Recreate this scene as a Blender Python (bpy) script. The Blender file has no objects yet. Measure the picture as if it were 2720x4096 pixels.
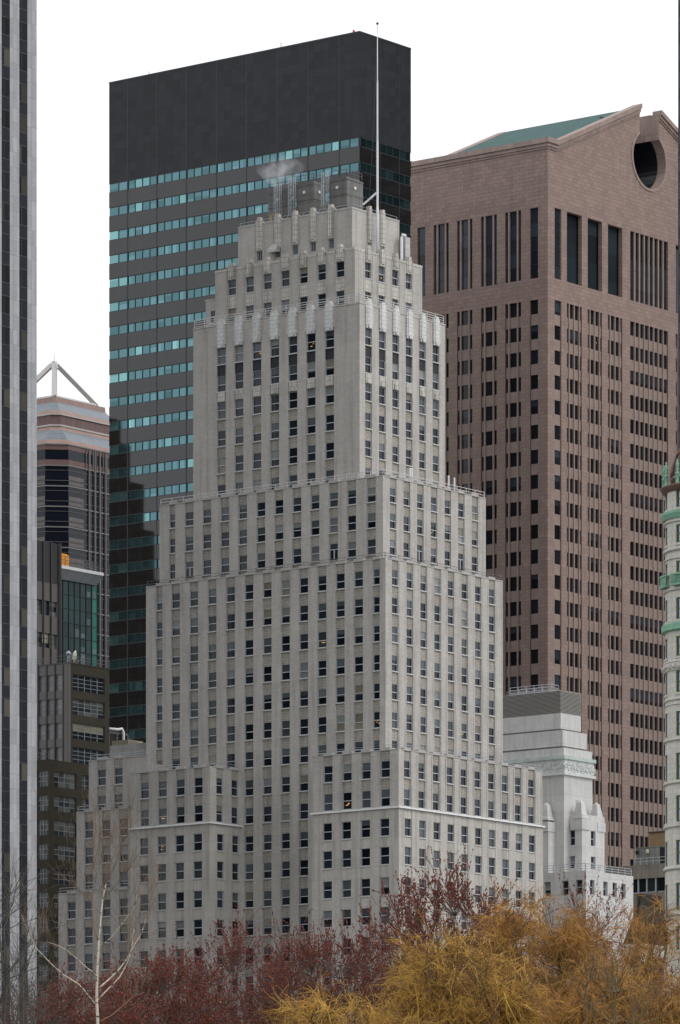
import bpy, bmesh, math, random
import numpy as np

# ------------------------------------------------------------------ camera, sky, sun
F = 19915.0          # focal length in pixels of the 2720 px wide picture
CX, HOR = 1360.0, 5350.0
EYE = 1.6
scn = bpy.context.scene
cam_d = bpy.data.cameras.new("camera")
cam = bpy.data.objects.new("camera", cam_d)
scn.collection.objects.link(cam)
cam.location = (0, 0, EYE)
cam.rotation_euler = (math.radians(90), 0, 0)
cam_d.sensor_fit = 'HORIZONTAL'
cam_d.sensor_width = 36.0
cam_d.lens = 36.0 * F / 2720.0
cam_d.shift_y = 0.0
cam_d.clip_start = 1.0
cam_d.clip_end = 20000.0
scn.camera = cam
scn.render.resolution_x, scn.render.resolution_y = 680, 1024
# portrait frame: with HORIZONTAL fit the shift unit is the frame width
cam_d.shift_y = (HOR - 2048.0) / 2720.0

world = bpy.data.worlds.new("World")
scn.world = world
world.use_nodes = True
wn, wl = world.node_tree.nodes, world.node_tree.links
wn.clear()
sky = wn.new('ShaderNodeTexSky')
sky.sky_type = 'NISHITA'
sky.sun_disc = False
SUN_EL, SUN_AZ = math.radians(42), math.atan2(0.93, -0.36)
sky.sun_elevation = SUN_EL
sky.sun_rotation = SUN_AZ
hsv = wn.new('ShaderNodeHueSaturation'); hsv.inputs['Saturation'].default_value = 0.12
mixc = wn.new('ShaderNodeMix'); mixc.data_type = 'RGBA'; mixc.inputs[0].default_value = 0.80
mixc.inputs[7].default_value = (11.7, 12.0, 12.6, 1)      # closed cloud deck
bg = wn.new('ShaderNodeBackground'); bg.inputs['Strength'].default_value = 0.105
wo = wn.new('ShaderNodeOutputWorld')
wl.new(sky.outputs[0], hsv.inputs['Color']); wl.new(hsv.outputs[0], mixc.inputs[6])
wl.new(mixc.outputs[2], bg.inputs['Color']); wl.new(bg.outputs[0], wo.inputs[0])

sun_d = bpy.data.lights.new("sun", 'SUN')
sun_d.energy = 1.05
sun_d.angle = math.radians(20)
sun_d.color = (1.0, 0.97, 0.92)
sun = bpy.data.objects.new("sun", sun_d)
scn.collection.objects.link(sun)
sun.rotation_euler = (math.radians(90) - SUN_EL, 0, math.pi - SUN_AZ)
vs = scn.view_settings
vs.view_transform = 'Standard'; vs.look = 'None'; vs.exposure = 0.0; vs.gamma = 1.0
vs.use_curve_mapping = False
scn.cycles.max_bounces = 6
scn.cycles.volume_bounces = 1

# ------------------------------------------------------------------ helpers
rng = random.Random(11)
nrg = np.random.default_rng(5)
UR = (0.6176, 0.7865)     # street grid: away to the right
UL = (-0.7865, 0.6176)    # street grid: away to the left
TH = math.atan2(UR[1], UR[0])

def world_xy(px, Y): return ((px - CX) / F * Y, Y)
def z_at(py, Y): return EYE + (HOR - py) / F * Y

class Grid:
    """a building frame: local x runs away to the right, local y away to the left"""
    def __init__(s, px, Y): s.cx, s.cy = world_xy(px, Y)
    def w(s, x, y): return (s.cx + x*UR[0] + y*UL[0], s.cy + x*UR[1] + y*UL[1])
    def Ly(s, px, x):            # y of the point on plane x that shows at px
        k = (px - CX)/F
        return (s.cx + UR[0]*x - k*(s.cy + UR[1]*x)) / (-UL[0] + UL[1]*k)
    def Rx(s, px, y):            # x of the point on plane y that shows at px
        k = (px - CX)/F
        return (s.cx + UL[0]*y - k*(s.cy + UL[1]*y)) / (UR[1]*k - UR[0])
    def z(s, py, x, y): return z_at(py, s.w(x, y)[1])

def link(o):
    scn.collection.objects.link(o); return o
def tag(o, label=None, cat=None, group=None, kind=None):
    if label: o['label'] = label
    if cat: o['category'] = cat
    if group: o['group'] = group
    if kind: o['kind'] = kind
    return o
def thing(name, label, cat, loc=(0,0,0), rz=0.0, group=None):
    o = link(bpy.data.objects.new(name, None))
    o.location = loc; o.rotation_euler = (0, 0, rz)
    return tag(o, label, cat, group)
def bld(name, label, cat, g, group=None):
    return thing(name, label, cat, (g.cx, g.cy, 0), TH, group)

class MB:
    def __init__(s): s.v, s.f, s.m, s.c = [], [], [], []
    def face(s, pts, m=0, c=(1,1,1)):
        b = len(s.v); s.v.extend(pts); s.f.append(tuple(range(b, b+len(pts)))); s.m.append(m); s.c.append(c)
    def box(s, x0, x1, y0, y1, z0, z1, m=0, c=(1,1,1)):
        if x1 < x0: x0, x1 = x1, x0
        if y1 < y0: y0, y1 = y1, y0
        if z1 - z0 < 1e-4: return
        b = len(s.v)
        s.v.extend([(x0,y0,z0),(x1,y0,z0),(x1,y1,z0),(x0,y1,z0),(x0,y0,z1),(x1,y0,z1),(x1,y1,z1),(x0,y1,z1)])
        for q in ((0,3,2,1),(4,5,6,7),(0,1,5,4),(1,2,6,5),(2,3,7,6),(3,0,4,7)):
            s.f.append(tuple(b+i for i in q)); s.m.append(m); s.c.append(c)
    def loft(s, rings, m=0, cap=True, c=(1,1,1), mats=None):
        n = len(rings[0]); b = len(s.v)
        for r in rings: s.v.extend(r)
        for k in range(len(rings)-1):
            mm = mats[k] if mats else m
            for i in range(n):
                j = (i+1) % n
                s.f.append((b+k*n+i, b+k*n+j, b+(k+1)*n+j, b+(k+1)*n+i)); s.m.append(mm); s.c.append(c)
        if cap:
            s.f.append(tuple(b+i for i in range(n))[::-1]); s.m.append(mats[0] if mats else m); s.c.append(c)
            e = b+(len(rings)-1)*n
            s.f.append(tuple(e+i for i in range(n))); s.m.append(mats[-1] if mats else m); s.c.append(c)
    def tube(s, pts, r, n=6, m=0, c=(1,1,1), cap=True):
        P = [np.array(p, float) for p in pts]
        rr = r if hasattr(r, '__len__') else [r]*len(P)
        rings = []
        for i, p in enumerate(P):
            t = P[min(i+1, len(P)-1)] - P[max(i-1, 0)]
            t = t/ (np.linalg.norm(t)+1e-9)
            ref = np.array((0,0,1.0)) if abs(t[2]) < .9 else np.array((1.0,0,0))
            u = np.cross(t, ref); u /= np.linalg.norm(u); w = np.cross(u, t)
            rings.append([tuple(p + rr[i]*(math.cos(2*math.pi*k/n+.4)*u - math.sin(2*math.pi*k/n+.4)*w)) for k in range(n)])
        s.loft(rings, m, cap, c)
    def bar(s, a, b, w, h=None, m=0):
        s.tube([a, b], w*0.7071, 4, m)
    def lathe(s, prof, n=12, m=0, cx=0, cy=0, c=(1,1,1)):
        s.loft([[(cx+r*math.cos(2*math.pi*i/n), cy+r*math.sin(2*math.pi*i/n), z) for i in range(n)] for r, z in prof], m, True, c)
    def ball(s, x, y, z, r, m=0, n=8):
        s.lathe([(max(r*math.sin(math.pi*k/6), r*.02), z - r*math.cos(math.pi*k/6)) for k in range(7)], n, m, x, y)
    def ring(s, side, plane, t0, t1, d0, d1, z0, z1, m=0, c=(1,1,1)):
        """box on a facade: d is depth into the building"""
        if side == 'L': s.box(plane+d0, plane+d1, t0, t1, z0, z1, m, c)
        else: s.box(t0, t1, plane+d0, plane+d1, z0, z1, m, c)
    def quad(s, side, plane, d, t0, t1, z0, z1, m=0, c=(1,1,1)):
        p = plane+d
        if side == 'L': s.face([(p,t1,z0),(p,t0,z0),(p,t0,z1),(p,t1,z1)], m, c)
        else: s.face([(t0,p,z0),(t1,p,z0),(t1,p,z1),(t0,p,z1)], m, c)
    def build(s, name, mats, parent=None, smooth=False, kind=None, label=None):
        if not s.f: return None
        me = bpy.data.meshes.new(name)
        me.from_pydata(s.v, [], s.f)
        if not isinstance(mats, (list, tuple)): mats = [mats]
        for m in mats: me.materials.append(m)
        me.polygons.foreach_set('material_index', s.m)
        if any(c != (1,1,1) for c in s.c):
            at = me.color_attributes.new('tint', 'FLOAT_COLOR', 'CORNER')
            arr = []
            for f, c in zip(s.f, s.c): arr.extend((c[0], c[1], c[2], 1.0)*len(f))
            at.data.foreach_set('color', arr)
        if smooth: me.polygons.foreach_set('use_smooth', [True]*len(s.f))
        me.update()
        o = link(bpy.data.objects.new(name, me))
        if parent: o.parent = parent
        if kind: o['kind'] = kind
        if label: o['label'] = label
        return o

def arrays_mesh(name, verts, faces, mats, parent=None, cols=None, smooth=False):
    me = bpy.data.meshes.new(name)
    nf, k = faces.shape
    me.vertices.add(len(verts)); me.vertices.foreach_set('co', np.ascontiguousarray(verts, np.float32).ravel())
    me.loops.add(nf*k); me.loops.foreach_set('vertex_index', np.ascontiguousarray(faces, np.int32).ravel())
    me.polygons.add(nf); me.polygons.foreach_set('loop_start', np.arange(0, nf*k, k, dtype=np.int32))
    if not isinstance(mats, (list, tuple)): mats = [mats]
    for m in mats: me.materials.append(m)
    me.update(calc_edges=True); me.validate()
    if cols is not None:
        at = me.color_attributes.new('tint', 'FLOAT_COLOR', 'POINT')
        at.data.foreach_set('color', np.ascontiguousarray(np.c_[cols, np.ones(len(cols))], np.float32).ravel())
    if smooth: me.polygons.foreach_set('use_smooth', np.ones(nf, bool))
    o = link(bpy.data.objects.new(name, me))
    if parent: o.parent = parent
    return o

def tubes_arrays(paths, radii, n=3):
    """paths (N,M,3), radii (N,M) -> vertices, quads"""
    N, M, _ = paths.shape
    t = np.gradient(paths, axis=1); t /= np.linalg.norm(t, axis=2, keepdims=True)+1e-9
    ref = np.where(np.abs(t[..., 2:3]) < .9, np.array((0,0,1.0)), np.array((1.0,0,0)))
    u = np.cross(t, ref); u /= np.linalg.norm(u, axis=2, keepdims=True)+1e-9
    w = np.cross(t, u)
    a = np.arange(n)*2*np.pi/n
    V = paths[:, :, None, :] + radii[:, :, None, None]*(np.cos(a)[None,None,:,None]*u[:, :, None, :] + np.sin(a)[None,None,:,None]*w[:, :, None, :])
    idx = np.arange(N*M*n).reshape(N, M, n)
    q = np.stack([idx[:, :-1, :], np.roll(idx, -1, 2)[:, :-1, :], np.roll(idx, -1, 2)[:, 1:, :], idx[:, 1:, :]], -1)
    return V.reshape(-1, 3), q.reshape(-1, 4)

# ------------------------------------------------------------------ materials
def new_mat(name):
    m = bpy.data.materials.new(name); m.use_nodes = True
    nt = m.node_tree; p = nt.nodes['Principled BSDF']
    return m, nt, p
def plain(name, col, rough=.6, metal=0.0, spec=.5, var=0.0, scale=3.0):
    m, nt, p = new_mat(name)
    p.inputs['Base Color'].default_value = (*col, 1); p.inputs['Roughness'].default_value = rough
    p.inputs['Metallic'].default_value = metal; p.inputs['Specular IOR Level'].default_value = spec
    if var:
        tc = nt.nodes.new('ShaderNodeTexCoord'); no = nt.nodes.new('ShaderNodeTexNoise')
        no.inputs['Scale'].default_value = scale; no.inputs['Detail'].default_value = 5
        mr = nt.nodes.new('ShaderNodeMapRange'); mr.inputs[1].default_value = .3; mr.inputs[2].default_value = .7
        mr.inputs[3].default_value = 1-var; mr.inputs[4].default_value = 1+var
        vm = nt.nodes.new('ShaderNodeVectorMath'); vm.operation = 'SCALE'; vm.inputs[0].default_value = col
        nt.links.new(tc.outputs['Object'], no.inputs['Vector']); nt.links.new(no.outputs[0], mr.inputs[0])
        nt.links.new(mr.outputs[0], vm.inputs['Scale']); nt.links.new(vm.outputs[0], p.inputs['Base Color'])
    return m
def masonry(name, col, bw=.4, bh=.2, mortar=.012, mcol=.75, var=.06, tone=.05, stain=.12, rough=.85, spec=.25, offset=.5, bump=.25, metal=0.0, run=.5):
    """coursed stone or brick on the two grid directions: block pattern in (x+y, z), weather stains running down"""
    m, nt, p = new_mat(name); N, Lk = nt.nodes, nt.links
    tc = N.new('ShaderNodeTexCoord'); sx = N.new('ShaderNodeSeparateXYZ'); Lk.new(tc.outputs['Object'], sx.inputs[0])
    ad = N.new('ShaderNodeMath'); ad.operation = 'ADD'; Lk.new(sx.outputs[0], ad.inputs[0]); Lk.new(sx.outputs[1], ad.inputs[1])
    cb = N.new('ShaderNodeCombineXYZ'); Lk.new(ad.outputs[0], cb.inputs[0]); Lk.new(sx.outputs[2], cb.inputs[1])
    br = N.new('ShaderNodeTexBrick'); br.offset = offset; Lk.new(cb.outputs[0], br.inputs['Vector'])
    br.inputs['Scale'].default_value = 1.0; br.inputs['Brick Width'].default_value = bw; br.inputs['Row Height'].default_value = bh
    br.inputs['Mortar Size'].default_value = mortar; br.inputs['Mortar Smooth'].default_value = .1; br.inputs['Bias'].default_value = 0
    br.inputs['Color1'].default_value = (*[c*(1-tone) for c in col], 1); br.inputs['Color2'].default_value = (*[c*(1+tone) for c in col], 1)
    br.inputs['Mortar'].default_value = (*[c*mcol for c in col], 1)
    no = N.new('ShaderNodeTexNoise'); no.inputs['Scale'].default_value = .35; no.inputs['Detail'].default_value = 6; no.inputs['Roughness'].default_value = .65
    Lk.new(tc.outputs['Object'], no.inputs['Vector'])
    mr = N.new('ShaderNodeMapRange'); mr.inputs[1].default_value = .3; mr.inputs[2].default_value = .7; mr.inputs[3].default_value = 1-var; mr.inputs[4].default_value = 1+var
    Lk.new(no.outputs[0], mr.inputs[0])
    mp = N.new('ShaderNodeMapping'); mp.inputs['Scale'].default_value = (1.6, 1.6, .09); Lk.new(tc.outputs['Object'], mp.inputs[0])
    n2 = N.new('ShaderNodeTexNoise'); n2.inputs['Scale'].default_value = run*2; n2.inputs['Detail'].default_value = 7; Lk.new(mp.outputs[0], n2.inputs['Vector'])
    m2 = N.new('ShaderNodeMapRange'); m2.inputs[1].default_value = .47; m2.inputs[2].default_value = .68; m2.inputs[3].default_value = 1.0; m2.inputs[4].default_value = 1-stain
    Lk.new(n2.outputs[0], m2.inputs[0])
    n3 = N.new('ShaderNodeTexNoise'); n3.inputs['Scale'].default_value = 2.6; n3.inputs['Detail'].default_value = 3; Lk.new(tc.outputs['Object'], n3.inputs['Vector'])
    m3 = N.new('ShaderNodeMapRange'); m3.inputs[1].default_value = .3; m3.inputs[2].default_value = .7; m3.inputs[3].default_value = .95; m3.inputs[4].default_value = 1.05
    Lk.new(n3.outputs[0], m3.inputs[0])
    mu = N.new('ShaderNodeMath'); mu.operation = 'MULTIPLY'; Lk.new(mr.outputs[0], mu.inputs[0]); Lk.new(m2.outputs[0], mu.inputs[1])
    mv = N.new('ShaderNodeMath'); mv.operation = 'MULTIPLY'; Lk.new(mu.outputs[0], mv.inputs[0]); Lk.new(m3.outputs[0], mv.inputs[1])
    vm = N.new('ShaderNodeVectorMath'); vm.operation = 'SCALE'; Lk.new(br.outputs['Color'], vm.inputs[0]); Lk.new(mv.outputs[0], vm.inputs['Scale'])
    Lk.new(vm.outputs[0], p.inputs['Base Color'])
    p.inputs['Roughness'].default_value = rough; p.inputs['Specular IOR Level'].default_value = spec; p.inputs['Metallic'].default_value = metal
    if bump:
        bp = N.new('ShaderNodeBump'); bp.inputs['Strength'].default_value = bump; bp.inputs['Distance'].default_value = .02; bp.invert = True
        Lk.new(br.outputs['Fac'], bp.inputs['Height']); Lk.new(bp.outputs[0], p.inputs['Normal'])
    return m
def tinted(name, rough=.1, spec=.3, metal=0.0, trans=0.0):
    m, nt, p = new_mat(name)
    a = nt.nodes.new('ShaderNodeVertexColor'); a.layer_name = 'tint'
    nt.links.new(a.outputs[0], p.inputs['Base Color'])
    p.inputs['Roughness'].default_value = rough; p.inputs['Specular IOR Level'].default_value = spec; p.inputs['Metallic'].default_value = metal
    return m
def lamp_mat(name, col, s):
    m, nt, p = new_mat(name)
    p.inputs['Base Color'].default_value = (.02,.02,.02,1)
    p.inputs['Emission Color'].default_value = (*col, 1); p.inputs['Emission Strength'].default_value = s
    return m

LIME = (.465, .44, .408)
M = {}
M['lime'] = masonry('pale_glazed_brick', LIME, .84, .28, .016, .86, .09, .045, .17)
M['lime_plain'] = masonry('pale_limestone', (.475,.448,.41), 1.3, 1.17, .02, .84, .09, .05, .24)
M['lime_brick'] = masonry('basket_brick', (.432,.400,.352), .30, .20, .035, .6, .12, .12, .2, bump=.6)
M['sill'] = plain('pale_stone_sill', (.55,.54,.52), .7, var=.1)
M['terracotta'] = masonry('cream_terracotta', (.60,.57,.52), .30, .62, .035, .5, .06, .06, .3, offset=0)
M['terracotta_white'] = masonry('white_terracotta', (.66,.655,.64), .8, .5, .03, .7, .05, .05, .12)
M['coping'] = plain('coping_stone', (.42,.40,.38), .8, var=.15, scale=2)
M['ledge'] = plain('white_ledge', (.78,.78,.77), .7, var=.06)
M['roof'] = plain('roof_gravel', (.22,.215,.205), .9, var=.2, scale=1)
M['frame'] = plain('painted_window_frame', (.30,.33,.37), .5)
M['frame_light'] = plain('pale_painted_sash', (.50,.52,.54), .5)
M['glass'] = tinted('window_glass', .07, .32)
M['lamp_pale'] = lamp_mat('pale_room_lamp', (1, .66, .30), .55)
M['lamp'] = lamp_mat('warm_room_lamp', (1, .42, .1), .75)
M['black_panel'] = masonry('black_cast_panel', (.022,.022,.026), .25, 3, .03, 2.4, .1, .1, .0, rough=.5)
M['rail_white'] = plain('pale_grey_rail', (.56,.55,.54), .5)
M['rail_dark'] = plain('dark_rail', (.1,.1,.105), .5)
M['rail_steel'] = plain('galvanised_steel', (.36,.39,.42), .45, .4)
M['white_paint'] = plain('white_paint', (.74,.74,.76), .45)
M['granite_dark'] = masonry('polished_dark_granite', (.0175,.016,.015), 1.46, 1.02, .025, .4, .05, .12, .0, .025, .70, 0.0, .0)
M['granite_top'] = masonry('honed_dark_granite', (.0145,.0155,.0195), 1.46, 1.26, .03, .5, .05, .34, .0, .34, .27, 0.0, .04)
M['joint'] = plain('dark_joint', (.006,.007,.008), .4)
M['teal_glass'] = tinted('teal_glass', .03, .6, .88)
M['teal_mullion'] = plain('teal_mullion', (.012,.022,.025), .4)
M['pink'] = masonry('rose_granite', (.318,.226,.192), 1.25, .62, .025, .55, .07, .10, .10, .6, .35)
M['pink_left'] = M['pink']
M['pink_trim'] = masonry('rose_granite_trim', (.36,.268,.232), 1.6, 3.0, .03, .5, .07, .07, .12, .6, .35)
M['pink_panel'] = plain('rose_granite_spandrel', (.305,.228,.195), .6, var=.1, scale=.6)
M['bronze_joint'] = plain('dark_bronze_channel', (.045,.028,.025), .5)
M['copper_roof'] = masonry('green_copper_roof', (.020,.088,.080), .6, 4.0, .03, .8, .15, .05, .2, .6, .3)
M['oculus'] = plain('shaded_oculus_lining', (.011,.012,.017), .35, var=.2, scale=.5)  # shade inside the notch put into the lining's dark colour
M['marble'] = masonry('white_marble_pier', (.345,.345,.36), .64, 1.73, .02, .62, .08, .13, .12, .5, .4, offset=0)
M['bronze_spandrel'] = plain('bronze_spandrel', (.0135,.015,.021), .3, spec=.12)
M['bronze_glass'] = tinted('bronze_glass', .06, .08)
M['bronze_line'] = plain('bronze_mullion', (.015,.014,.016), .35)
M['marble_w'] = masonry('veined_white_marble', (.575,.567,.55), 2.6, 2.3, .03, .8, .09, .05, .14, .6, .35, bump=.1)
M['marble_carved'] = plain('carved_marble', (.62,.64,.62), .7, var=.1, scale=1.2)
M['verdigris'] = plain('verdigris_stained_stone', (.47,.54,.49), .7, var=.16, scale=1.0)
M['tier_band'] = plain('grey_tier_band', (.21,.205,.21), .7, var=.2)  # grey bands set back between the marble tiers
M['louvre'] = plain('taupe_louvre', (.335,.32,.29), .6)
M['brown_brick'] = masonry('dark_brown_brick', (.046,.040,.030), .25, .09, .01, 1.3, .12, .1, .1)
M['steel_panel'] = plain('weathered_panel', (.115,.103,.10), .5, var=.08)
M['dark_mull'] = plain('dark_mullion', (.045,.042,.044), .5)
M['light_mull'] = plain('grey_window_bar', (.22,.24,.25), .5)
M['rose_band'] = masonry('rose_stone_band', (.32,.21,.175), 1.35, 6, .05, .6, .06, .06, .06, .5, .4)
M['wine_band'] = masonry('wine_stone_band', (.16,.095,.085), 1.35, 6, .05, .5, .06, .06, .06, .5, .4)
M['slate_glass'] = masonry('sloped_grey_glazing', (.17,.195,.22), 1.35, 9, .05, .5, .04, .06, .0, .2, .5, 0.0, 0)
M['metal_line'] = plain('pale_metal_strip', (.44,.43,.41), .4, .2)
M['dull_line'] = plain('dull_metal_strip', (.19,.18,.175), .4, .2)
M['navy_glass'] = plain('navy_glass', (.007,.009,.017), .06, spec=.35)
M['taupe_panel'] = masonry('taupe_panel', (.125,.112,.105), 1.3, 9, .04, .6, .05, .06, .02, .4, .4)
M['pyr'] = plain('brushed_pyramid_steel', (.50,.49,.46), .35, .3, var=.06)
M['teal_curtain'] = tinted('teal_curtain_wall', .05, .22, .1)
M['pale_fascia'] = masonry('pale_fascia_panel', (.27,.29,.30), 2.0, 9, .04, .6, .04, .04, .05, .5)
M['orange'] = plain('orange_paint', (.80,.31,.022), .5, var=.06)
M['concrete'] = masonry('grey_concrete', (.30,.295,.285), 2.4, 1.2, .02, .8, .12, .05, .2)
M['beige_conc'] = masonry('beige_concrete', (.235,.205,.17), 4, 2.4, .02, .8, .14, .05, .3)
M['grey_conc'] = masonry('grey_green_block', (.235,.235,.205), 2, 2, .02, .85, .12, .05, .3)
M['tan_brick'] = masonry('tan_brick', (.30,.205,.115), .3, .1, .01, .8, .1, .08, .1)
M['zinc'] = masonry('tower_sheet_metal', (.175,.17,.16), 2.6, 1.0, .03, .45, .14, .05, .25, .5, .4, 0.0, .2, .2)
M['bright_zinc'] = plain('bright_sheet_metal', (.44,.43,.42), .42, .35, var=.15, scale=.8)
M['black'] = plain('black_opening', (.008,.008,.009), .7)
M['turret'] = masonry('ivory_limestone', (.56,.535,.48), 1.1, .46, .02, .82, .06, .05, .14)
M['carved'] = plain('carved_ivory_stone', (.47,.445,.40), .8, var=.25, scale=3)
M['mint'] = plain('mint_copper', (.19,.37,.26), .6, var=.18, scale=2)
M['green_frame'] = plain('green_window_frame', (.06,.135,.06), .5)
M['dome'] = masonry('brown_copper_dome', (.10,.052,.040), 5, .38, .03, .5, .2, .12, .2, .5, .4)
M['dome_rib'] = plain('brown_copper_rib', (.15,.075,.055), .5, var=.2)
M['dark_tower'] = masonry('charcoal_tower_panel', (.035,.042,.052), 3, 1.9, .12, .35, .1, .1, 0, .3, .4, 0.0)
M['cream'] = plain('cream_enamel', (.62,.56,.44), .5)
M['yellow'] = plain('yellow_paint', (.55,.36,.03), .5)
M['grass'] = plain('spring_lawn', (.075,.10,.04), .9, var=.25, scale=.2)
M['paving'] = plain('city_paving', (.22,.22,.215), .9, var=.1, scale=.1)
M['asphalt'] = plain('asphalt', (.05,.05,.052), .9, var=.15, scale=.3)
M['bark'] = plain('grey_bark', (.10,.088,.080), .9, var=.25, scale=6)
M['bark_dark'] = plain('dark_bark', (.045,.038,.034), .9, var=.25, scale=6)
m_, nt_, p_ = new_mat('white_birch_bark')
tc_ = nt_.nodes.new('ShaderNodeTexCoord'); mp_ = nt_.nodes.new('ShaderNodeMapping'); mp_.inputs['Scale'].default_value = (5, 5, 14)
no_ = nt_.nodes.new('ShaderNodeTexNoise'); no_.inputs['Scale'].default_value = 1.5; no_.inputs['Detail'].default_value = 5
cr_ = nt_.nodes.new('ShaderNodeValToRGB'); cr_.color_ramp.elements[0].position = .36; cr_.color_ramp.elements[0].color = (.09,.065,.05,1); cr_.color_ramp.elements[1].position = .47; cr_.color_ramp.elements[1].color = (.60,.52,.43,1)
for a_, b_ in ((tc_.outputs['Object'], mp_.inputs[0]), (mp_.outputs[0], no_.inputs['Vector']), (no_.outputs[0], cr_.inputs[0]), (cr_.outputs[0], p_.inputs['Base Color'])): nt_.links.new(a_, b_)
p_.inputs['Roughness'].default_value = .8
M['birch'] = m_
M['birch_twig'] = plain('brown_birch_twig', (.19,.115,.065), .8, var=.2, scale=5)
M['twig_maple'] = plain('grey_maple_twig', (.12,.088,.078), .85, var=.2, scale=3)
M['bud'] = tinted('red_bud', .7, .2)
M['willow'] = tinted('willow_twig', .7, .2)
M['willow_bark'] = plain('willow_bark', (.14,.105,.06), .9, var=.25, scale=4)

# ------------------------------------------------------------------ windows
def pane_tints(r):
    """(lower colour, upper colour, blind fraction of the height, blind colour)"""
    def dark(): k = r.uniform(.5, 2.1); return (.012*k, .0155*k, .022*k)
    def veil(): k = r.uniform(.5, 1.5); return (.072*k, .084*k, .093*k)
    def pale():
        k = r.uniform(.75, 1.2); return r.choice([(.20*k,.21*k,.19*k), (.24*k,.25*k,.25*k), (.22*k,.20*k,.15*k), (.17*k,.17*k,.18*k)])
    lo, up = dark(), dark()
    x = r.random()
    if x < .42: return lo, up, r.choice([.5,.5,.5,.42,.6,.3]), veil()
    if x < .55: return lo, up, r.choice([.5,.5,.35,.6]), pale()
    if x < .63: return veil(), veil(), 0, veil()
    if x < .67: return pale(), pale(), 0, pale()
    return lo, up, 0, lo

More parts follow.
